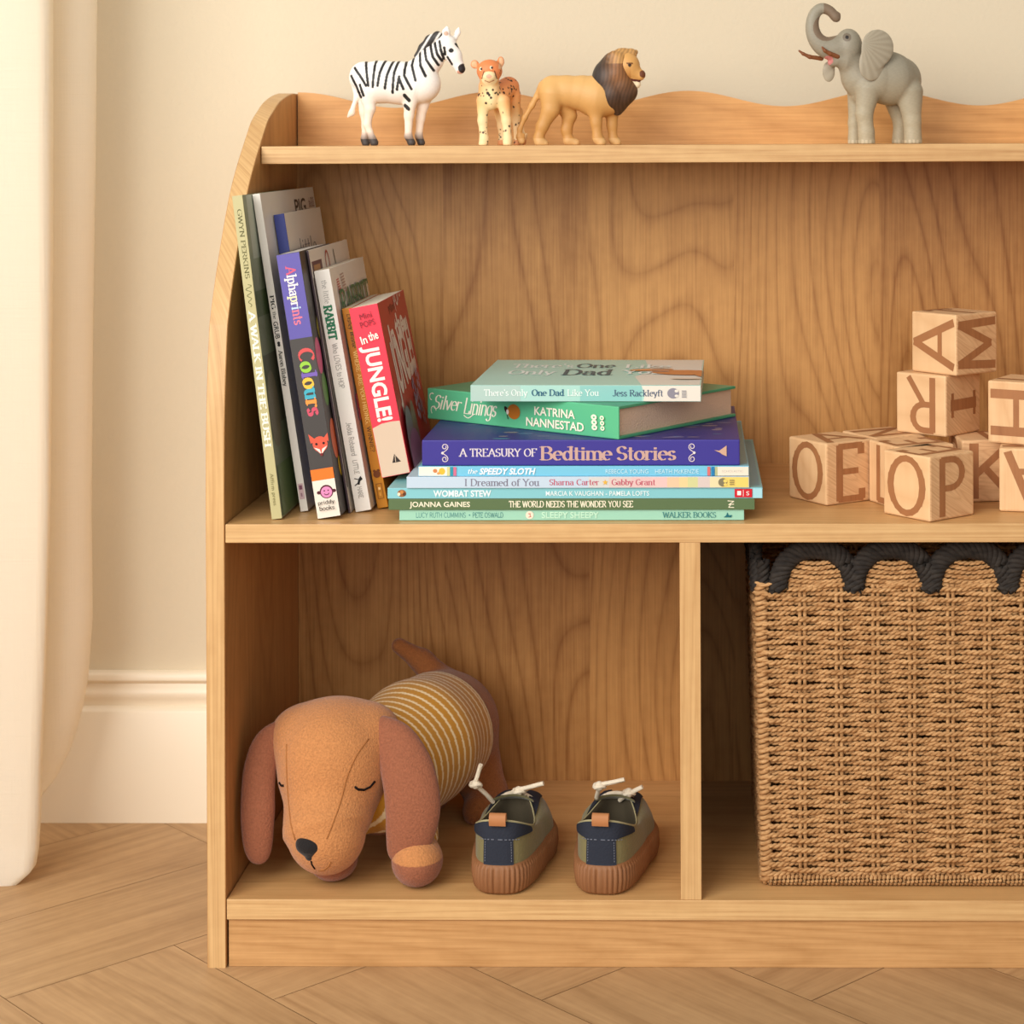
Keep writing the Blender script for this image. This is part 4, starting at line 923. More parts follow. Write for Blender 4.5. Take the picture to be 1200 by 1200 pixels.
# short rows that fill each scallop on the front and left sides, and the scallop pitch
SCP = BW / 4.33
def side_frame(kind):
    if kind == 'front': return np.array([BX0, BY0 - .006 , 0]), np.array([1., 0, 0]), BW
    if kind == 'left': return np.array([BX0 - .006, BY0 + BD, 0]), np.array([0, -1., 0]), BD
    if kind == 'right': return np.array([BX0 + BW + .006, BY0, 0]), np.array([0, 1., 0]), BD
    return np.array([BX0 + BW, BY0 + BD + .006, 0]), np.array([-1., 0, 0]), BW
rim = TB(); RH = .0315
def scallop_path(kind):
    O, T, Wd = side_frame(kind); n = int(round(Wd / SCP)); pit = (Wd - .006) / n if kind != 'front' else SCP
    st = .010 if kind == 'front' else .003
    return O, T, n, pit, st
for kind in ('front', 'left', 'right', 'back'):
    O, T, n, pit, st = scallop_path(kind); Nn = np.array([T[1], -T[0], 0])
    for c in range(n):
        x0 = st + c * pit; xm = x0 + pit / 2; hw = pit / 2 - .0055
        for r_ in range(6):
            zc = r_ * .0037 + .002; f = 1 - (zc / (RH - .008)) ** 2
            if f <= .03: continue
            half = hw * math.sqrt(f); ts = np.linspace(-half, half, max(6, int(half / .0008)))
            bow = .0022 * np.cos(ts / half * PI / 2) * (-1)                       # rows sag to the middle
            hel = 2 * PI * ts / .0098 + r_ * 2
            for p in (0, PI):
                P = O[None] + T[None] * (xm + ts)[:, None] + Nn[None] * (.0012 * math.cos(r_ * PI) * np.cos(ts * 200) + .0009 * np.cos(hel + p))[:, None]
                P[:, 2] = BH1 + zc + bow + .0022 + .0009 * np.sin(hel + p); tb.tube(P, .00125, 6)
        # rim arch: five plies twisted over one another
        th = np.linspace(PI * 1.06, -PI * .06, 60); ax_ = (pit / 2 - .001) * np.sign(np.cos(th)) * np.abs(np.cos(th)) ** .8; az = RH * np.clip(np.sin(th), -.1, 1) ** 1.0 if False else RH * np.sin(th)
        az = np.where(az < 0, az * .3, az) ; s_ = np.concatenate([[0], np.cumsum(np.hypot(np.diff(ax_), np.diff(az)))])
        dx = np.gradient(ax_); dz = np.gradient(az); ln = np.hypot(dx, dz); nx, nz_ = -dz / ln, dx / ln
        for p in range(5):
            hel = 2 * PI * s_ / .022 + p * 2 * PI / 5 + c; rr = .0058
            uu, ww = rr * np.cos(hel), rr * .5 * np.sin(hel)
            P = O[None] + T[None] * (xm + ax_ + nx * uu)[:, None] + Nn[None] * (ww + .0006)[:, None]; P[:, 2] = BH1 + az + nz_ * uu + .001; rim.tube(P, .0031, 6)
# the corner posts of the rim
for (cx, cy) in ((BX0 - .001, BY0 - .001), (BX0 + BW + .001, BY0 - .001)):
    zs_ = np.linspace(0, .020, 30)
    for p in range(4):
        hel = 2 * PI * zs_ / .02 + p * PI / 2
        rim.tube(np.stack([cx + .0035 * np.cos(hel), cy + .0035 * np.sin(hel), BH1 + .002 + zs_], 1), .0024, 6)
tb.build('woven_body', M_ROPE, bk); rim.build('scalloped_rim', M_ROPED, bk)
# coiled foot braid
ft = TB(); m = int(PER / .0032 * 14); s_ = np.arange(m) / m * PER; ix = np.interp(s_, np.append(SS, PER), np.append(PP[:, 0], PP[0, 0])); iy = np.interp(s_, np.append(SS, PER), np.append(PP[:, 1], PP[0, 1]))
nxx = np.interp(s_, np.append(SS, PER), np.append(NO[:, 0], NO[0, 0])); nyy = np.interp(s_, np.append(SS, PER), np.append(NO[:, 1], NO[0, 1]))
hel = 2 * PI * s_ / .0034; R_ = .0029
ft.tube(np.stack([BX0 + ix + nxx * (R_ * np.cos(hel) + .001), BY0 + iy + nyy * (R_ * np.cos(hel) + .001), ZB + .0006 + .0045 + R_ * np.sin(hel)], 1), .00165, 6, True)
ft.build('foot_braid', M_ROPE, bk)

# ================================================================ TOY ANIMALS on the top shelf
SHT = ZT + .0003
def figure(name, prims, org, scale, foot, y0, colour, label, cat, h=4.0, blend=22.0, wsc=.85, smooth_mat=None, parts=()):
    """prims in the picture units of one animal (u right, w away, v down); returned as one continuous skin with painted colour"""
    k = k_at(y0) * scale; base = at(org[0] + foot[0] * scale, org[1] + foot[1] * scale, y0); base.z = SHT
    def conv(pr):
        out = []
        for p in pr:
            if p[0] == 'c': out.append(('c', (p[1][0], p[1][2], -p[1][1], p[1][3]), (p[2][0], p[2][2], -p[2][1], p[2][3])))
            else: out.append(('e', (p[1][0], p[1][2], -p[1][1]), (p[2][0], p[2][2], p[2][1])) + tuple(p[3:]))
        return out
    def skin(pr, nm, col, mat, blend, floor=True):
        V, Q = solid(conv(pr), h, blend, clip=(lambda x, y, z: -foot[1] - z) if floor else None)
        me = bpy.data.meshes.new(nm)
        C = np.array([col(u, -z, w) for u, w, z in V]) if not getattr(col, 'vec', False) else col(V[:, 0], -V[:, 2], V[:, 1])
        P = np.stack([(V[:, 0] - foot[0]) * k, V[:, 1] * k * wsc, (V[:, 2] + foot[1]) * k], 1)
        me = mesh_np(nm, P, Q); set_col(me, [lin(c) for c in C]); return link(nm, me, mat, None, True)
    o = skin(prims, name, colour, smooth_mat, blend); o.location = base; props(o, label, cat)
    for nm, pr, col, bl in parts:
        c = skin(pr, nm, col, smooth_mat, bl, False); c.parent = o
    return o
M_TOY = vcmat('painted_toy_vinyl', .5, .4, bump=.1, bscale=600)
def seg_d(u, v, a, b):
    d = (b[0] - a[0], b[1] - a[1]); t = max(0, min(1, ((u - a[0]) * d[0] + (v - a[1]) * d[1]) / (d[0] ** 2 + d[1] ** 2))); return math.hypot(u - a[0] - t * d[0], v - a[1] - t * d[1])
def mixc(a, b, t): t = max(0, min(1, t)); return tuple(x + (y - x) * t for x, y in zip(a, b))
# ---- zebra
STR = [[(140, 540), (180, 620), (210, 690)], [(165, 485), (210, 545), (250, 610)], [(205, 605), (230, 680)], [(238, 420), (255, 520), (268, 610)], [(315, 415), (308, 520), (300, 620)], [(382, 425), (350, 520), (335, 610)], [(437, 430), (400, 540), (385, 630)], [(478, 420), (450, 520), (438, 660)], [(485, 550), (470, 640)], [(485, 560), (515, 635)], [(530, 400), (520, 540), (570, 635)], [(582, 365), (570, 470), (600, 575)], [(620, 370), (630, 470), (668, 545)], [(655, 350), (670, 430), (720, 505)], [(695, 325), (715, 410), (752, 465)], [(725, 310), (745, 390), (775, 435)], [(760, 300), (770, 360), (788, 420)], [(795, 345), (798, 390)], [(520, 680), (550, 715)], [(520, 750), (545, 775)], [(815, 410), (845, 460)], [(872, 318), (898, 345)]]
def zebra_c(u, v, w):
    wht = (250, 244, 236)
    c = mixc(wht, (246, 226, 206), (v - 640) / 150)
    if v > 985: return (70, 62, 58)
    if v > 930: c = mixc(c, (130, 112, 100), (v - 930) / 55)
    for i, s in enumerate(STR):
        hw = 9.5 if i < 18 else (13 if i < 20 else 8)
        for a, b in zip(s, s[1:]):
            if seg_d(u, v, a, b) < hw: return (34, 32, 32)
    if math.hypot(u - 842, v - 365) < 17 and w < 0: return (22, 20, 20)
    if u > 884 and v > 455 and math.hypot(u - 922, v - 490) < 34: return (44, 38, 38)
    if u > 880 and v > 505: return (226, 170, 150)
    if math.hypot(u - 806, v - 245) < 17 and w < -20: return (214, 180, 160)
    return c
def mane_c(u, v, w):
    return (56, 52, 50) if (u * .8 + v * .5) % 46 < 32 else (226, 220, 212)
zp = chain([(225, 545, 0, 108), (330, 580, 0, 148), (480, 590, 0, 148), (610, 590, 0, 140), (640, 600, 0, 122)])
zp += chain([(600, 540, 0, 118), (690, 430, 0, 88), (770, 345, 0, 64)]) + chain([(805, 318, 0, 70), (855, 400, 0, 54), (900, 492, 0, 36)])
zp += chain([(808, 285, -30, 20), (806, 232, -36, 24), (812, 200, -36, 8)]) + chain([(862, 275, 25, 18), (880, 235, 30, 17), (888, 202, 30, 6)])
zp += chain([(250, 640, -40, 78), (268, 770, -50, 36), (248, 880, -50, 25), (285, 985, -50, 23), (297, 1010, -50, 30)])
zp += chain([(215, 640, 45, 72), (216, 790, 50, 34), (222, 890, 50, 23), (216, 985, 50, 23), (225, 1012, 50, 29)])
zp += chain([(555, 680, -48, 62), (543, 820, -55, 32), (538, 965, -55, 24), (560, 1010, -55, 29)]) + chain([(640, 680, 50, 58), (612, 840, 55, 30), (600, 965, 55, 24), (616, 1010, 55, 28)])
zp += chain([(150, 560, 0, 26), (165, 690, 0, 13), (132, 800, 0, 19), (106, 826, 0, 7)])
zm = chain([(592, 400, 0, 18), (640, 345, 0, 32), (690, 290, 0, 36), (742, 262, 0, 32), (776, 268, 0, 24)])
figure('toy_zebra', zp, (390, 0), 1 / 6, (400, 1030), .20, zebra_c, 'black and white striped toy zebra at the left end of the top shelf', 'toy animal', smooth_mat=M_TOY, wsc=.8, parts=[('mane', zm, mane_c, 20)])
# ---- cheetah cub facing the camera
rgc = random.Random(4)
def spots_from(prims, n, rmin, rmax):
    out = []
    for i in range(n):
        p = rgc.choice([q for q in prims if q[0] == 'c']); t = rgc.random(); a = [p[1][j] + (p[2][j] - p[1][j]) * t for j in range(4)]
        th = rgc.uniform(0, 2 * PI); ph = rgc.uniform(-1, 1); s = math.sqrt(1 - ph * ph)
        out.append((a[0] + a[3] * s * math.cos(th), a[1] + a[3] * ph, a[2] + a[3] * s * math.sin(th), rgc.uniform(rmin, rmax)))
    return out
cp = [('e', (342, 235, -30), (150, 135, 140)), ('e', (350, 300, -150), (78, 66, 70)), ('e', (345, 330, -80), (110, 90, 90)), ('e', (165, 155, 10), (48, 50, 24)), ('e', (472, 125, 10), (40, 60, 24))]
body = chain([(335, 420, 10, 125), (335, 560, 40, 130), (430, 500, 200, 138), (535, 420, 380, 128)])
legs = chain([(262, 590, 10, 78), (255, 820, 0, 52), (275, 1040, -10, 50), (268, 1085, -45, 56)]) + chain([(500, 590, 20, 80), (535, 820, 10, 52), (548, 1040, 0, 48), (548, 1085, -35, 52)])
legs += chain([(430, 660, 330, 80), (455, 880, 340, 46), (468, 1050, 330, 44), (455, 1085, 300, 48)]) + chain([(590, 520, 380, 92), (620, 800, 390, 46), (640, 1050, 380, 40), (640, 1085, 345, 46)])
tail = chain([(560, 440, 470, 34), (660, 700, 540, 26), (690, 980, 520, 24), (700, 1070, 480, 26), (735, 985, 440, 22)])
SP = spots_from(body, 420, 10, 19) + spots_from(legs, 260, 8, 14)
for i in range(26): a_ = rgc.uniform(0, 2 * PI); SP.append((342 + 140 * math.cos(a_), 225 + 120 * math.sin(a_) * .8, -30 - rgc.uniform(-20, 70), rgc.uniform(6, 10)))
SPA = np.array(SP)
def cheetah_c(u, v, w):
    c = mixc((222, 132, 78), (238, 190, 120), (v - 330) / 420)
    front = 1 if w < 30 else 0
    if front and abs(u - 350) < 190 and 330 < v < 900: c = mixc(c, (246, 226, 172), (1 - abs(u - 360) / 200) * min(1, (900 - v) / 140))
    if v > 640: c = mixc(c, (246, 222, 176), min(.75, (v - 640) / 260))
    if v < 215 and (u < 190 or u > 455) and w < -4: c = mixc(c, (226, 190, 150), .7)
    if v > 1045 and w > 200: c = mixc(c, (206, 110, 60), .6)
    if math.hypot((u - 350) / 92, (v - 325) / 82) < 1 and w < -60: c = (240, 216, 166)
    if math.hypot((u - 350) / 34, (v - 305) / 26) < 1 and w < -150: return (226, 170, 140)
    for ex, ey in ((255, 214), (382, 200)):
        r = math.hypot(u - ex, v - ey)
        if w < -60 and r < 14: return (28, 18, 14)
        if w < -60 and r < 24 and u < ex: return (250, 236, 200)
    for sx in (-1, 1):
        if w < -60 and seg_d(u, v, (350 + sx * 62, 240), (350 + sx * 88, 330)) < 6: return (120, 70, 40)
    if w < -60 and (seg_d(u, v, (300, 352), (350, 372)) < 5 or seg_d(u, v, (350, 372), (405, 348)) < 5): return (176, 116, 80)
    d = (SPA[:, 0] - u) ** 2 + (SPA[:, 1] - v) ** 2 + (SPA[:, 2] - w) ** 2
    if (d < SPA[:, 3] ** 2).any(): return (48, 28, 18)
    return c
figure('toy_cheetah', cp + body + legs + tail, (540, 60), .1, (420, 1105), .19, cheetah_c, 'small spotted orange toy cheetah facing forward beside the zebra', 'toy animal', h=7, blend=36, smooth_mat=M_TOY, wsc=.8)
# ---- lion
def lion_c(u, v, w):
    c = mixc((220, 172, 106), (196, 144, 80), (v - 430) / 300)
    if u > 790 and v < 520:
        if math.hypot(u - 893, v - 342) < 12 and w < 20: return (48, 28, 14)
        if seg_d(u, v, (872, 328), (912, 330)) < 5 and w < 20: return (120, 74, 34)
        if math.hypot(u - 985, v - 402) < 26: return (112, 62, 38)
        if seg_d(u, v, (885, 440), (965, 452)) < 8: return (92, 40, 30)
        if v > 455 and u > 890: return (236, 214, 178)
        c = mixc((214, 160, 92), (176, 116, 58), (v - 340) / 120 if u < 900 else 0)
    if v > 850: c = mixc(c, (222, 184, 130), .5)
    return c
def lionmane_c(u, v, w):
    st = .5 + .5 * math.sin(u * .24 + v * .05 + 1.5 * math.sin(v * .025) + 1.2 * math.sin(w * .05))
    c = mixc((56, 48, 46), (150, 100, 60), (u - 670) / 120)
    if v < 330: c = mixc(c, (206, 154, 92), (u - 720) / 90)
    c = mixc(c, (60, 44, 36), min(.75, (v - 430) / 180)) if v > 430 else c
    return mixc(c, tuple(x * .82 for x in c), st)
lp = chain([(352, 515, 0, 108), (450, 522, 0, 110), (560, 535, 0, 122), (660, 560, 0, 148), (740, 560, 0, 130)])
lp += chain([(345, 548, -40, 92), (335, 650, -55, 62), (278, 765, -55, 42), (250, 850, -55, 34), (262, 880, -60, 34), (295, 888, -62, 26)])
lp += chain([(420, 590, 45, 90), (462, 690, 55, 50), (440, 790, 55, 38), (455, 865, 55, 34), (508, 884, 52, 28)])
lp += chain([(648, 620, -55, 66), (655, 740, -62, 38), (665, 850, -62, 34), (690, 880, -68, 36)]) + chain([(760, 630, 50, 58), (762, 760, 55, 35), (770, 860, 55, 31), (795, 882, 50, 32)])
lp += [('e', (870, 345, -20), (92, 98, 95))] + chain([(900, 385, -28, 66), (962, 408, -34, 40)]) + chain([(890, 450, -24, 44), (940, 474, -28, 28)])
lp += chain([(275, 480, 0, 26), (200, 620, 0, 18), (150, 705, 0, 16), (115, 785, 0, 15), (112, 840, 0, 20), (128, 868, 0, 18), (142, 826, 0, 8)])
lmn = [('e', (745, 440, 0), (122, 150, 150)), ('e', (765, 540, -10), (110, 130, 140))] + chain([(780, 330, 0, 88), (840, 290, 0, 70), (900, 262, 0, 42)]) + chain([(800, 440, -30, 100), (850, 520, -20, 90), (800, 600, -10, 78), (805, 668, -10, 24)]) + chain([(810, 300, -70, 52), (800, 400, -80, 60), (835, 480, -70, 56), (850, 560, -50, 50)]) + chain([(758, 282, -70, 34), (775, 262, -80, 22)]) + chain([(905, 270, 60, 26), (930, 245, 60, 18)])
figure('toy_lion', lp, (590, 20), 1 / 6, (520, 897), .20, lion_c, 'golden toy lion with a dark brown mane, walking right on the top shelf', 'toy animal', smooth_mat=M_TOY, wsc=.8, parts=[('mane', lmn, lionmane_c, 26)])
# ---- elephant
def eleph_c(u, v, w):
    c = mixc((150, 142, 124), (178, 164, 136), (v - 420) / 420)
    n = math.sin(u * .13 + 3 * math.sin(v * .05)) * math.sin(v * .21 + 2 * math.sin(u * .04))
    c = mixc(c, tuple(x * .965 for x in c), .5 + .5 * n)
    if math.hypot(u - 490, v - 256) < 13 and w < -60: return (34, 26, 20)
    if math.hypot(u - 490, v - 256) < 30 and w < -60: return (116, 104, 88)
    if math.hypot(u - 362, v - 415) < 34 and v > 385: return (204, 130, 128)
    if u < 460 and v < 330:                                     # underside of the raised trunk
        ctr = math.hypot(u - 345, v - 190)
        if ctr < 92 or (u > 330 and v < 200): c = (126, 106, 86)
    if v > 970 and int(u / 14) % 2 == 0: c = mixc(c, (214, 196, 166), .5)
    return c
def tusk_c(u, v, w): return (126, 74, 40)
ep = chain([(700, 540, 10, 168), (800, 540, 60, 185), (870, 545, 120, 160)])
ep += [('e', (505, 320, -50), (98, 128, 105))] + chain([(480, 400, -50, 90), (430, 395, -60, 66), (385, 430, -60, 24)]) + chain([(540, 430, -10, 110), (590, 540, 10, 128), (610, 640, 20, 90)])
tr = [(430, 330, -60, 84), (345, 325, -80, 62), (278, 270, -95, 46), (250, 185, -100, 37), (264, 98, -100, 31), (312, 52, -100, 26), (372, 68, -100, 24), (420, 122, -100, 24)]
trp = spline([p[:3] for p in tr], 6); trr = np.interp(np.linspace(0, 7, len(trp)), range(8), [p[3] for p in tr])
ep += chain([(p.x, p.y, p.z, r) for p, r in zip(trp, trr)]) + chain([(420, 112, -100, 18), (436, 94, -100, 9)])
ep += chain([(640, 620, -70, 92), (612, 790, -85, 58), (626, 920, -85, 54), (628, 985, -85, 60)]) + chain([(580, 640, 70, 76), (556, 850, 70, 44), (552, 985, 66, 46)])
ep += chain([(935, 640, 30, 100), (955, 840, 10, 60), (960, 985, 6, 64)]) + chain([(850, 680, 190, 84), (890, 850, 190, 50), (876, 985, 186, 50)])
ep += chain([(1000, 560, 110, 18), (1018, 700, 110, 14), (1010, 790, 110, 16)])
ear_n = [('e', (690, 378, -165), (128, 182, 16), [[.93, -.30, -.22], [.22, .95, .0], [.25, 0, .97]])]
def rotm(ax, ay, az):
    from mathutils import Euler
    return np.array(Euler((ax, ay, az)).to_matrix())
ear_near = [('e', (700, 330, -165), (122, 126, 20), rotm(0, 0, .35)), ('e', (655, 450, -170), (92, 112, 20), rotm(0, 0, .35))] + chain([(612, 335, -150, 16), (650, 345, -165, 20)])
ear_far = [('e', (372, 490, 40), (44, 72, 14))] + chain([(400, 440, 30, 20), (450, 400, 0, 30)])
def ear_c(u, v, w):
    c = mixc((168, 157, 136), (156, 145, 124), .5 + .5 * math.sin(math.atan2(v - 300, u - 590) * 26))
    return c
figure('toy_elephant', ep, (910, 0), 1 / 6, (780, 998), .205, eleph_c, 'grey toy elephant with raised trunk at the right of the top shelf', 'toy animal', smooth_mat=M_TOY, wsc=.85,
       parts=[('ear', ear_near, ear_c, 30), ('ear', ear_far, ear_c, 20), ('tusk', chain([(318, 400, -20, 16), (235, 388, -45, 14), (190, 368, -55, 11), (160, 346, -60, 7)]), tusk_c, 8), ('tusk', chain([(425, 388, -125, 18), (370, 370, -150, 15), (335, 350, -165, 12), (316, 326, -172, 7)]), tusk_c, 8)])

# ================================================================ PLUSH DACHSHUND in the left bay
FL = ZB + .0003
M_PLUSH = vcmat('plush_velour', .85, .15, bump=.55, bscale=620, sheen=.22, mottle=.16); M_KNIT = vcmat('striped_jersey', .85, .15, bump=.35, bscale=700, sheen=.2)
dog = empty('plush_dachshund', at(470, 1030, .06).to_3d(), 'plush dachshund in a mustard striped jumper, eyes closed, in the left bay', 'soft toy')
dog.location.z = FL
def P4(px, py, y, rpx): p = at(px, py, y); return (p.x, p.y, p.z, rpx * k_at(y))
def plush(name, prims, col, mat=None, h=.0011, blend=.006, clip=None, parent=dog):
    V, Q = solid(prims, h, blend, clip); me = mesh_np(name, V, Q); set_col(me, [lin(col(*p)) for p in V])
    o = link(name, me, mat or M_PLUSH, None, True)
    if parent is dog: return child(o, dog)
    o.parent = parent; return o
flat = lambda rgb: (lambda x, y, z: rgb)
TAN, REDB, BODYB = (194, 131, 80), (150, 92, 66), (150, 92, 50)
floor_clip = lambda x, y, z: FL - z
# body under the jumper, hind legs and tail as one skin
c1 = P4(446, 905, .10, 70); c2 = P4(488, 872, .155, 70); c3 = P4(521, 851, .215, 64)
axis = Vector(c3[:3]) - Vector(c1[:3]); AL = axis.length; axis.normalize()
bodyp = [('c', c1, c2), ('c', c2, c3)]
hind = [('c', P4(548, 880, .222, 38), P4(570, 930, .21, 24)), ('c', P4(570, 930, .21, 24), P4(562, 950, .185, 20)), ('c', P4(500, 895, .24, 34), P4(500, 940, .23, 24))]
tailp = [('c', P4(520, 800, .235, 18), P4(495, 775, .235, 13)), ('c', P4(495, 775, .235, 13), P4(468, 757, .23, 9))]
plush('body', bodyp + hind + tailp, flat(BODYB), clip=floor_clip, h=.0013)
# jumper: a sleeve round the body and front legs, ringed with pale stripes
def along_axis(x, y, z): return (x - c1[0]) * axis.x + (y - c1[1]) * axis.y + (z - c1[2]) * axis.z
grow = lambda pr, d: [('c', tuple(a[:3]) + (a[3] + d,), tuple(b_[:3]) + (b_[3] + d,)) for _, a, b_ in pr]
T1 = AL * .93
STRP = .0088
def knit(x, y, z):
    t = along_axis(x, y, z)
    if t > T1 - .004: return (226, 204, 160)
    return (236, 214, 172) if (t % STRP) < STRP * .27 else (192, 134, 38)
fl_r = [('c', P4(478, 930, .085, 34), P4(487, 985, .050, 27))]; fl_l = [('c', P4(418, 930, .085, 30), P4(402, 985, .060, 24))]
jump_clip = lambda x, y, z: np.maximum(along_axis(x, y, z) - T1, (at(480, 984, .05).z) - z)
plush('jumper', grow(bodyp, .0022) + fl_r + fl_l, knit, M_KNIT, h=.0011, clip=jump_clip)
# front paws
def paw_c(cx, cy, cz):
    return lambda x, y, z: REDB if (z < cz + .0035 and y < cy + .004) else TAN
for (px, py, y, rx, rz) in ((489, 1019, .032, 30, 29), (391, 1019, .045, 28, 22)):
    c = at(px, py, y); k = k_at(y); c.z = FL + rz * k * .98
    legp = [('e', tuple(c), (rx * k, rx * k * 1.15, rz * k)), ('c', (c.x, c.y + .012, c.z + .004, 20 * k), tuple(at(px, 965, y + .03)) + (20 * k,))]
    plush('front_leg', legp, paw_c(c.x, c.y, c.z), h=.0011, clip=floor_clip)
# head: broad skull narrowing to a muzzle that hangs towards the shelf edge
HY = .062
hd = [('e', tuple(at(393, 884, HY)), (68 * k_at(HY), .052, 65 * k_at(HY))), ('c', P4(352, 863, HY + .004, 35), P4(434, 860, HY + .004, 35)), ('c', P4(389, 925, HY - .012, 59), P4(382, 972, HY - .036, 46)), ('c', P4(382, 972, HY - .036, 46), P4(384, 985, HY - .040, 35)), ('c', P4(440, 900, HY + .02, 40), P4(450, 905, .10, 55))]
headob = plush('head', hd, flat(TAN), h=.0011, blend=.012)
# ears, nose
def flatten(prims, f, yc): return prims
def ear(pts, wy):
    q_ = spline([p[:3] for p in pts], 5); r_ = np.interp(np.linspace(0, len(pts) - 1, len(q_)), range(len(pts)), [p[3] for p in pts]); pts = [(p.x, p.y, p.z, r) for p, r in zip(q_, r_)]
    V, Q = solid([('c', (a[0], a[1] / wy, a[2], a[3]), (b_[0], b_[1] / wy, b_[2], b_[3])) for a, b_ in zip(pts, pts[1:])], .0011, .006)
    V[:, 1] *= wy; me = mesh_np('ear', V, Q); set_col(me, [lin(REDB)] * len(V)); o = link('ear', me, M_PLUSH, None, True); o.parent = headob; o['label'] = 'reddish brown ear'; return o
ear([P4(333, 858, .062, 12), P4(314, 872, .054, 14), P4(304, 905, .044, 16), P4(302, 950, .036, 17), P4(302, 985, .034, 14), P4(303, 1002, .034, 8)], .6)
ear([P4(442, 856, .056, 15), P4(463, 872, .046, 23), P4(478, 905, .036, 28), P4(484, 945, .030, 29), P4(480, 978, .028, 24), P4(472, 998, .028, 13)], .55)
nz_c = at(361.5, 994, .006)
def surf(px, py, ob=headob):
    """first point of the head seen along a ray from the front"""
    from mathutils.bvhtree import BVHTree
    global _bv
    try: _bv
    except NameError:
        me = ob.data; _bv = BVHTree.FromPolygons([ob.matrix_basis @ v.co for v in me.vertices], [tuple(p.vertices) for p in me.polygons])
    d = Vector(ray(px, py)).normalized(); h_ = _bv.ray_cast(Vector(CAMP), d); return h_[0] if h_[0] is not None else at(px, py, .03)
kk = k_at(.02)
np_ = surf(362, 996); plush('nose', [('c', (np_.x - 7 * kk, np_.y + .006, np_.z + 4 * kk, 10 * kk), (np_.x + 8 * kk, np_.y + .006, np_.z + 4.5 * kk, 10 * kk)), ('c', (np_.x, np_.y + .005, np_.z, 12 * kk), (np_.x + 1 * kk, np_.y + .006, np_.z - 8 * kk, 8 * kk))], flat((34, 30, 30)), M_KNIT, h=.0007, blend=.004, parent=headob)
def stitch(name, pts, r, mat):
    mb = MB(); P = [surf(*p) for p in pts]; mb.tube([Vector(p) + Vector((0, -r * .4, 0)) for p in P], r, mat, 6); o = mb.build(name, None, True); o.parent = headob; return o
M_THR = cmat((28, 20, 18), .8, .1, 'black_thread'); M_SEAM = cmat((164, 108, 62), .9, .1, 'seam_thread')
stitch('eye', [(416, 922), (420, 925), (427, 925.5), (434, 922), (439.5, 915.5)], .0010, M_THR); stitch('eye', [(327.5, 917), (330, 920.5), (332.5, 920.5)], .0010, M_THR)
stitch('mouth', [(364.5, 1009), (365.5, 1013), (369, 1018)], .0007, M_THR); stitch('mouth', [(374, 1020.5), (380, 1019), (385, 1015), (387.5, 1010)], .0006, M_SEAM)
stitch('seam', spline([(432, 866, 0), (418, 885, 0), (407, 910, 0), (399, 940, 0), (390, 965, 0), (383, 983, 0)], 4) and [(p.x, p.y) for p in spline([(432, 866, 0), (418, 885, 0), (407, 910, 0), (399, 940, 0), (390, 965, 0), (383, 983, 0)], 4)], .0005, M_SEAM)
stitch('seam', [(p.x, p.y) for p in spline([(336, 872, 0), (336, 900, 0), (338, 935, 0), (341, 965, 0), (346, 984, 0)], 4)], .0006, M_SEAM)

# ================================================================ TODDLER SHOES
M_OLIVE = cmat((128, 120, 82), .8, .15, 'olive_suede', bump=.3, bscale=500, sheen=.2); M_NAVY = cmat((46, 50, 61), .8, .15, 'navy_suede', bump=.3, bscale=500); M_GUM = cmat((142, 96, 62), .55, .3, 'gum_rubber')
M_STI = cmat((120, 124, 136), .8, .1, 'stitch_thread'); M_LACE = cmat((228, 214, 190), .8, .1, 'cotton_lace', bump=.4, bscale=900); M_LEA = cmat((178, 120, 76), .6, .3, 'tan_leather'); M_LIN = cmat((74, 66, 52), .9, .1, 'shoe_lining'); M_OLTR = cmat((168, 158, 120), .8, .1, 'olive_piping')
LSH = .142
def hw_(s):
    pts = [(0, .0300), (.25, .0290), (.45, .0300), (.70, .0350), (.88, .0330), (1, .0300)]
    for (a, x), (b_, y) in zip(pts, pts[1:]):
        if s <= b_: t = (s - a) / (b_ - a); t = t * t * (3 - 2 * t); return x + (y - x) * t
    return .03
def outline(t, inset=0):
    """closed sole outline: t=0 heel, .25 right side, .5 toe, .75 left side"""
    t %= 1; s = t * 2 if t <= .5 else (1 - t) * 2; sg = -1 if t <= .5 else 1
    x = LSH * (1 - math.cos(PI * s)) / 2; hh = hw_(x / LSH) * math.sin(PI * s) ** .62 if 0 < s < 1 else 0
    f = 1 - inset / .034
    return (LSH / 2 + (x - LSH / 2) * (1 - inset / (LSH / 2)), sg * hh * f)
def upper_pt(t, s, off=0.0):
    bx, by = outline(t, .0022); a = 2 * PI * t
    cx = .049 - .046 * math.cos(a); cy = -.0258 * math.copysign(abs(math.sin(a)) ** .7, math.sin(a)) * (1 if cx < .03 else 1 - .38 * (cx - .03) / .065)
    zc = .0610 - .012 * math.sin(PI * min(1, max(0, cx / .09))) ** 1.0 - .010 * (cx / .095)
    h = 1 - math.cos(s * PI / 2); v = math.sin(s * PI / 2)
    p = Vector((bx + (cx - bx) * h, by + (cy - by) * h, .0225 + (zc - .0225) * v))
    # heel counter bulges a little
    if off:
        e = 1e-3; n = (upper_pt(t + e, s) - upper_pt(t - e, s)).cross(upper_pt(t, min(1, s + e)) - upper_pt(t, max(0, s - e))).normalized()
        q = p + n * off; c = Vector((.06, 0, .03))
        if (n.dot(p - c)) < 0: q = p - n * off
        return q
    return p
def grid(mb, f, ts, ss, mt):
    vs = [f(t, s) for s in ss for t in ts]; n = len(ts)
    mb.add(vs, [[i * n + j, i * n + j + 1, (i + 1) * n + j + 1, (i + 1) * n + j] for i in range(len(ss) - 1) for j in range(n - 1)], mt)
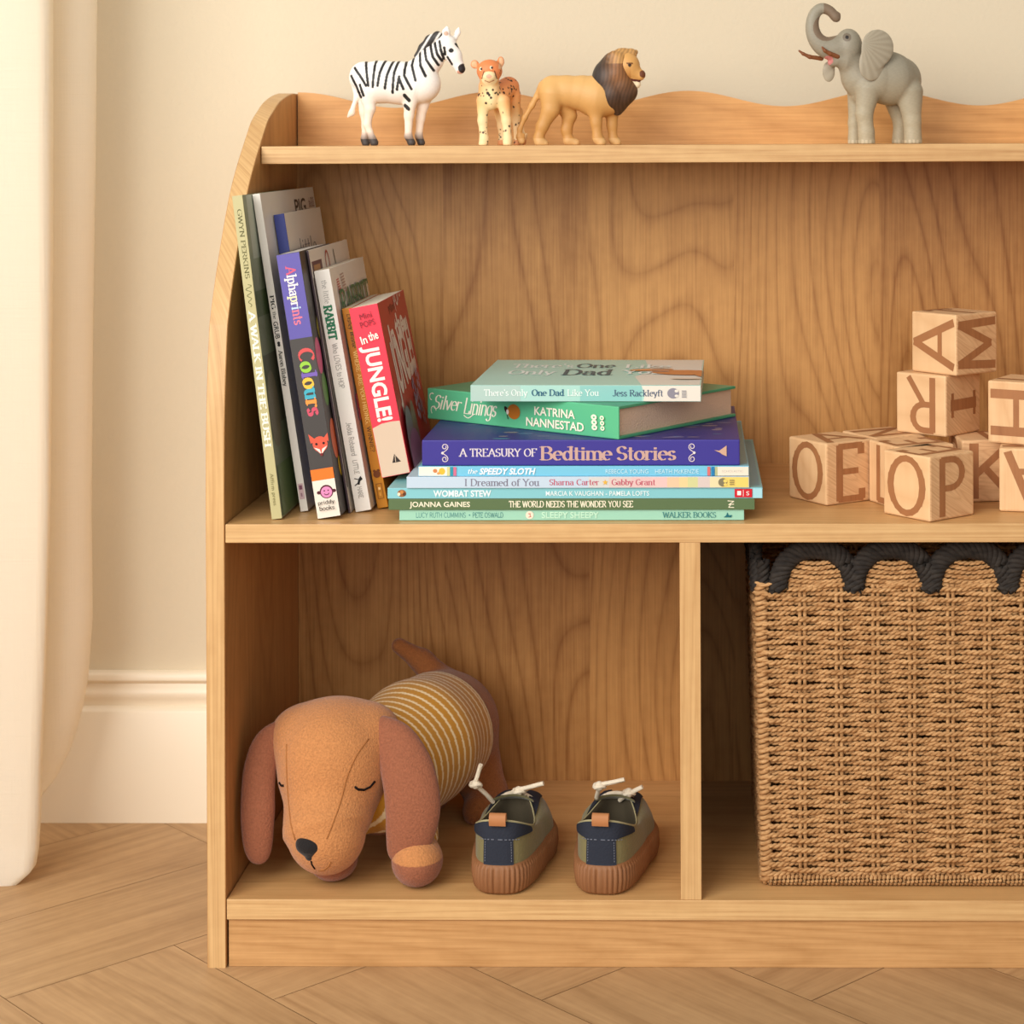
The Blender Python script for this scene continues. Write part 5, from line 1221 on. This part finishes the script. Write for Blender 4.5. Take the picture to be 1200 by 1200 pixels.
def patch(name, parent, center, half, s0, s1, off, mt, n=24, m=16, rim=None):
    """overlay sewn on the upper; half(q) is its half width round the shoe, q from 0 at the sole to 1 on top"""
    mb = MB(); ss = [s0 + (s1 - s0) * i / m for i in range(m + 1)]
    vs = []
    for o in (off, off * .2):
        for i, s in enumerate(ss):
            w0, w1 = half(i / m); vs += [upper_pt(center + w0 + (w1 - w0) * j / n, s, o) for j in range(n + 1)]
    fs = []; N1 = n + 1; B = N1 * (m + 1)
    for i in range(m):
        for j in range(n): a = i * N1 + j; fs.append([a, a + 1, a + N1 + 1, a + N1])
    rimv = [j for j in range(N1)] + [i * N1 + n for i in range(1, m + 1)] + [m * N1 + j for j in range(n - 1, -1, -1)] + [i * N1 for i in range(m - 1, 0, -1)]
    for a, b_ in zip(rimv, rimv[1:] + rimv[:1]): fs.append([a, b_, B + b_, B + a])
    mb.add(vs, fs, mt); o = mb.build(name, None, True); o.parent = parent; return o
def shoe(loc, rot, label, laces):
    e = empty('sneaker', loc, label, 'shoe', 'pair of toddler sneakers in the left bay', (0, 0, rot))
    def put(mb, name, smooth=True, ang=45):
        o = mb.build(name, None, False); o.parent = e
        if smooth: autosmooth(o, ang)
        return o
    # ribbed gum sole
    mb = MB(); nT = 760; ribs = 84
    base = [Vector((*outline(i / nT), 0)) for i in range(nT)]; nr = []
    for i in range(nT):
        t = (base[(i + 1) % nT] - base[i - 1]).normalized(); nr.append(Vector((t.y, -t.x, 0)))
    if nr[nT // 4].y > 0: nr = [-q for q in nr]
    arc = [0]
    for i in range(1, nT): arc.append(arc[-1] + (base[i] - base[i - 1]).length)
    per = arc[-1]; lay = [(0, -.004, 0), (.0008, -.0018, 0), (.003, 0, .9), (.012, .0012, 1), (.0205, .0008, .9), (.0222, 0, .3), (.0240, -.0006, 0), (.0246, -.0022, 0), (.0225, -.0040, 0)]
    vs = []
    for z, o, a in lay:
        for i in range(nT): vs.append(base[i] + nr[i] * (o + a * .0019 * (abs(math.cos(PI * arc[i] / per * ribs)) ** .8 - .6)) + Vector((0, 0, z)))
    fs = [[k * nT + i, k * nT + (i + 1) % nT, (k + 1) * nT + (i + 1) % nT, (k + 1) * nT + i] for k in range(len(lay) - 1) for i in range(nT)] + [list(range(nT))[::-1]]
    mb.add(vs, fs, M_GUM); put(mb, 'sole', True, 60)
    # upper with turned-in collar
    mb = MB(); n = 96; ts = [i / n for i in range(n)]; ss = [i / 22 for i in range(23)]
    vs = [upper_pt(t, s) for s in ss for t in ts]
    C = Vector((.049, 0, 0)); top = [upper_pt(t, 1) for t in ts]
    for dz, f in ((.0012, .985), (.0008, .95), (-.004, .90), (-.016, .90), (-.034, .92)):
        vs += [Vector((C.x + (p.x - C.x) * f, p.y * f, p.z + dz)) for p in top]
    R_ = len(ss) + 5; fs = []; 
    mb.v = [tuple(v) for v in vs]; i0, i1, i2 = mb.mi(M_OLIVE), mb.mi(M_OLTR), mb.mi(M_LIN)
    for k in range(R_ - 1):
        for i in range(n):
            mb.f.append([k * n + i, k * n + (i + 1) % n, (k + 1) * n + (i + 1) % n, (k + 1) * n + i]); mb.m.append(i0 if k < 22 else (i1 if k < 24 else i2))
    mb.f.append([(R_ - 1) * n + i for i in range(n)]); mb.m.append(i2); put(mb, 'upper', True, 70)
    def hp(q):
        if q < .42: w = .040
        else: t = min(1, (q - .42) / .18); w = .040 + (.150 - .040) * t * t * (3 - 2 * t)
        if q > .78: w *= math.sqrt(max(.05, 1 - ((q - .78) / .23) ** 2)) * .9 + .1
        return (-w, w)
    hpo = patch('heel_patch', e, 0, hp, .03, .93, .0012, M_NAVY, 28, 36)
    for sg in (-1, 1):
        patch('eyestay', e, .5, (lambda q, sg=sg: tuple(sorted((sg * (.035 + .012 * q), sg * (.10 + .11 * q ** 1.5))))), .55, .985, .0011, M_NAVY)
    patch('toe_cap', e, .5, lambda q: (-.115 + .04 * q, .115 - .04 * q), .03, .34, .0010, M_NAVY)
    # pale stitching across the heel patch
    mb = MB()
    for i in range(11):
        a0 = -.060 + .012 * i; mb.tube([upper_pt(a0 + .0065 * j / 2, .42, .0016) for j in range(3)], .00035, M_STI, 5)
    for sg in (-1, 1):
        for i in range(8):
            s_ = .08 + .04 * i; mb.tube([upper_pt(sg * .032, s_ + .022 * j / 2, .0016) for j in range(3)], .00030, M_STI, 5)
    put(mb, 'stitching').parent = hpo
    # tongue
    mb = MB(); tg_ = []
    for i in range(9):
        q = i / 8
        for j in range(9):
            w = (j / 8 - .5) * (.030 + .004 * q); tg_.append(Vector((.108 - .030 * q - .5 * w * w / .03, w, .0420 + .0150 * q - 9 * w * w)))
    tl = tg_ + [p + Vector((.0015, 0, -.0022)) for p in tg_]
    fs = [[i * 9 + j, i * 9 + j + 1, (i + 1) * 9 + j + 1, (i + 1) * 9 + j] for i in range(8) for j in range(8)]; fs += [[81 + a for a in f[::-1]] for f in fs]
    rimv = [j for j in range(9)] + [i * 9 + 8 for i in range(1, 9)] + [72 + j for j in range(7, -1, -1)] + [i * 9 for i in range(7, 0, -1)]
    fs += [[a, b_, 81 + b_, 81 + a] for a, b_ in zip(rimv, rimv[1:] + rimv[:1])]
    mb.add(tl, fs, M_OLIVE); put(mb, 'tongue')
    # pull tab: a folded leather loop over the heel collar
    mb = MB(); pr = [(-.0018, .0570), (-.0028, .0610), (-.0018, .0652), (.0012, .0668), (.0036, .0650), (.0042, .0600)]
    sp = spline([(x, 0, z) for x, z in pr], 4); L1 = [(p.x, p.z) for p in sp]; vs = []
    for o in (0, .0013):
        for y in (-.0068, .0068):
            for i, (x, z) in enumerate(L1): vs.append(Vector((x + o * (1 if i < len(L1) / 2 else -1) * .8, y, z - o * (1 if abs(i - len(L1) / 2) < 6 else 0))))
    n1 = len(L1); fs = []
    for i in range(n1 - 1): fs += [[i, i + 1, n1 + i + 1, n1 + i], [2 * n1 + i, 3 * n1 + i, 3 * n1 + i + 1, 2 * n1 + i + 1], [i, 2 * n1 + i, 2 * n1 + i + 1, i + 1], [n1 + i, n1 + i + 1, 3 * n1 + i + 1, 3 * n1 + i]]
    fs += [[0, n1, 3 * n1, 2 * n1], [n1 - 1, 3 * n1 - 1, 4 * n1 - 1, 2 * n1 - 1]]
    mb.add(vs, fs, M_LEA); put(mb, 'pull_tab')
    # laces: two rungs over the tongue, then two knotted ends
    mb = MB()
    for x, z in ((.092, .0505), (.102, .0465)):
        mb.tube(spline([(x, -.017, z - .004), (x - .001, -.008, z + .002), (x, 0, z + .003), (x - .001, .008, z + .002), (x, .017, z - .004)], 4), .0019, M_LACE)
    for pts, knot in laces:
        mb.tube(spline(pts, 5), .0019, M_LACE); k = Vector(knot)
        mb.ball(k, (.0042, .0040, .0042), M_LACE); mb.tube([k + Vector((.0034 * math.cos(a_ * .6), .0044 * math.sin(a_ * .6), .001 * math.sin(a_ * 1.3))) for a_ in range(11)], .0017, M_LACE)
    put(mb, 'lace')
    return e
def hp_(px, py, y): return at(px, py, y)
def lace_local(o_loc, rot, pts):
    Mi = Matrix.LocRotScale(o_loc, Matrix.Rotation(rot, 3, 'Z').to_quaternion(), None).inverted(); return [tuple(Mi @ p) for p in pts]
for (hx, rot, label, l1, k1, l2, k2) in (
    (583.5, math.radians(90 - 4.5), 'left olive and navy toddler sneaker, next to the plush dog', [(578, 940, .085), (570, 931, .078), (558, 919, .070), (560, 908, .068), (563.5, 896, .066)], (557.5, 919, .070), [(594, 932, .10), (606, 926, .092), (618, 923, .088), (637, 918, .085)], (608, 927, .091)),
    (704.0, math.radians(90 - 6.5), 'right olive and navy toddler sneaker, nearest the middle divider', [(699, 935, .085), (701, 927, .078), (702.5, 920, .074), (716, 917, .072), (732, 913.5, .070)], (702.5, 921, .074), [(726, 938, .095), (734, 932, .09), (741, 928, .086), (753, 922, .083)], (737, 929, .088))):
    c = at(hx, 1045, .008); c.z = FL
    shoe(c, rot, label, [(lace_local(c, rot, [at(*p) for p in l1]), lace_local(c, rot, [at(*k1)])[0]), (lace_local(c, rot, [at(*p) for p in l2]), lace_local(c, rot, [at(*k2)])[0])])

# ================================================================ CURTAIN at the left
def curtain_mat():
    mt = bpy.data.materials.new('sheer_linen'); nt, N, L, b = nodes_of(mt)
    b.inputs['Base Color'].default_value = (*lin((246, 239, 226)), 1); b.inputs['Roughness'].default_value = .9; b.inputs['Specular IOR Level'].default_value = .1
    tr = N.new('ShaderNodeBsdfTranslucent'); tr.inputs[0].default_value = (*lin((248, 238, 218)), 1); mx = N.new('ShaderNodeMixShader'); mx.inputs[0].default_value = .45
    out = N['Material Output']; L.new(b.outputs[0], mx.inputs[1]); L.new(tr.outputs[0], mx.inputs[2]); tp_ = N.new('ShaderNodeBsdfTransparent'); m2 = N.new('ShaderNodeMixShader'); m2.inputs[0].default_value = .16; L.new(mx.outputs[0], m2.inputs[1]); L.new(tp_.outputs[0], m2.inputs[2]); L.new(m2.outputs[0], out.inputs[0])      # open weave
    tc = N.new('ShaderNodeTexCoord'); bpn = N.new('ShaderNodeBump'); bpn.inputs['Strength'].default_value = .5; bpn.inputs['Distance'].default_value = .0008
    hs = None
    for sc in ((900, 900, 25), (30, 30, 900)):
        mp = N.new('ShaderNodeMapping'); mp.inputs['Scale'].default_value = sc; nz = N.new('ShaderNodeTexNoise'); nz.inputs['Scale'].default_value = .5; L.new(tc.outputs['Object'], mp.inputs[0]); L.new(mp.outputs[0], nz.inputs['Vector'])
        if hs is None: hs = nz.outputs['Fac']
        else: ad = N.new('ShaderNodeMath'); L.new(hs, ad.inputs[0]); L.new(nz.outputs['Fac'], ad.inputs[1]); hs = ad.outputs[0]
    L.new(hs, bpn.inputs['Height']); L.new(bpn.outputs[0], b.inputs['Normal']); L.new(bpn.outputs[0], tr.inputs['Normal'])
    return mt
nz_ = 90; zt_ = 1.25
def edge_front(py):   # photographed right edge of the near fold
    return float(np.interp(py, [-900, 0, 300, 600, 780, 900, 960, 1000, 1020, 1034, 1042], [60, 58, 58, 55, 50, 45, 44, 41.5, 38, 22, 5]))
def edge_back(py):    # right edge of the far fold, which swings in and up at the hem
    return float(np.interp(py, [-900, 0, 200, 400, 600, 720, 790, 830, 870, 905, 935, 960], [116, 114, 112, 109, 107.5, 109, 104, 97, 86, 69, 46, 20]))
yF, yB2 = .185, .262
rows = []
for i in range(nz_ + 1):
    q = i / nz_
    row = []
    pyF = np.interp(q, [0, .05, .16, 1], [1038, 1026, 990, -420]); pyB = np.interp(q, [0, .05, .16, 1], [955, 930, 872, -420])
    eF = at(edge_front(pyF), pyF, yF); eB = at(edge_back(pyB), pyB, yB2); zF, zB = eF.z, eB.z
    far = at(-190, pyF, yF + .05).x
    hemF = -.010 * max(0, 1 - q * 8)
    def cs(x, y, z): row.append(Vector((x, y, z)))
    w0 = eF.x - far
    for j in range(26):                                            # near fold, from the left
        s = j / 25; x = far + w0 * s
        y = yF - .010 + .030 * (1 - s) * math.sin(7 + s * 9 + .3 * q) * .8 + .030 * max(0, s - .80) ** 1 + .004 * math.sin(q * 9 + s * 5)
        cs(x, y, zF + hemF * (1 - s) * 1.6)
    for j in range(1, 9):                                          # turn behind the near edge
        s = j / 8; a_ = s * PI; cs(eF.x + .004 * math.sin(a_) - .055 * s ** 2, yF + (.004 + .034 * s), zF + (zB - zF) * s ** 1.2 * .5)
    xs0 = row[-1].x
    for j in range(1, 22):                                         # far fold out to its own edge
        s = j / 21; cs(xs0 + (eB.x - xs0) * math.sin(s * PI / 2), yF + .038 + (yB2 - yF - .038) * s - .010 * math.sin(s * PI), (zF + zB) / 2 + (zB - zF) / 2 * s)
    for j in range(1, 9):
        s = j / 8; cs(eB.x - .10 * s ** 2, yB2 + .010 * math.sin(s * PI * .6) , zB + .004 * s)
    rows.append(row)
n = len(rows[0]); vs = [p for r in rows for p in r]
fs = [[i * n + j, i * n + j + 1, (i + 1) * n + j + 1, (i + 1) * n + j] for i in range(nz_) for j in range(n - 1)]
mb = MB(); mb.add(vs, fs, curtain_mat()); cu = mb.build('curtain', None, True)
sm_ = cu.modifiers.new('solid', 'SOLIDIFY'); sm_.thickness = .0006
props(cu, 'sheer white linen curtain hanging in folds at the left edge by the wall', 'curtain')
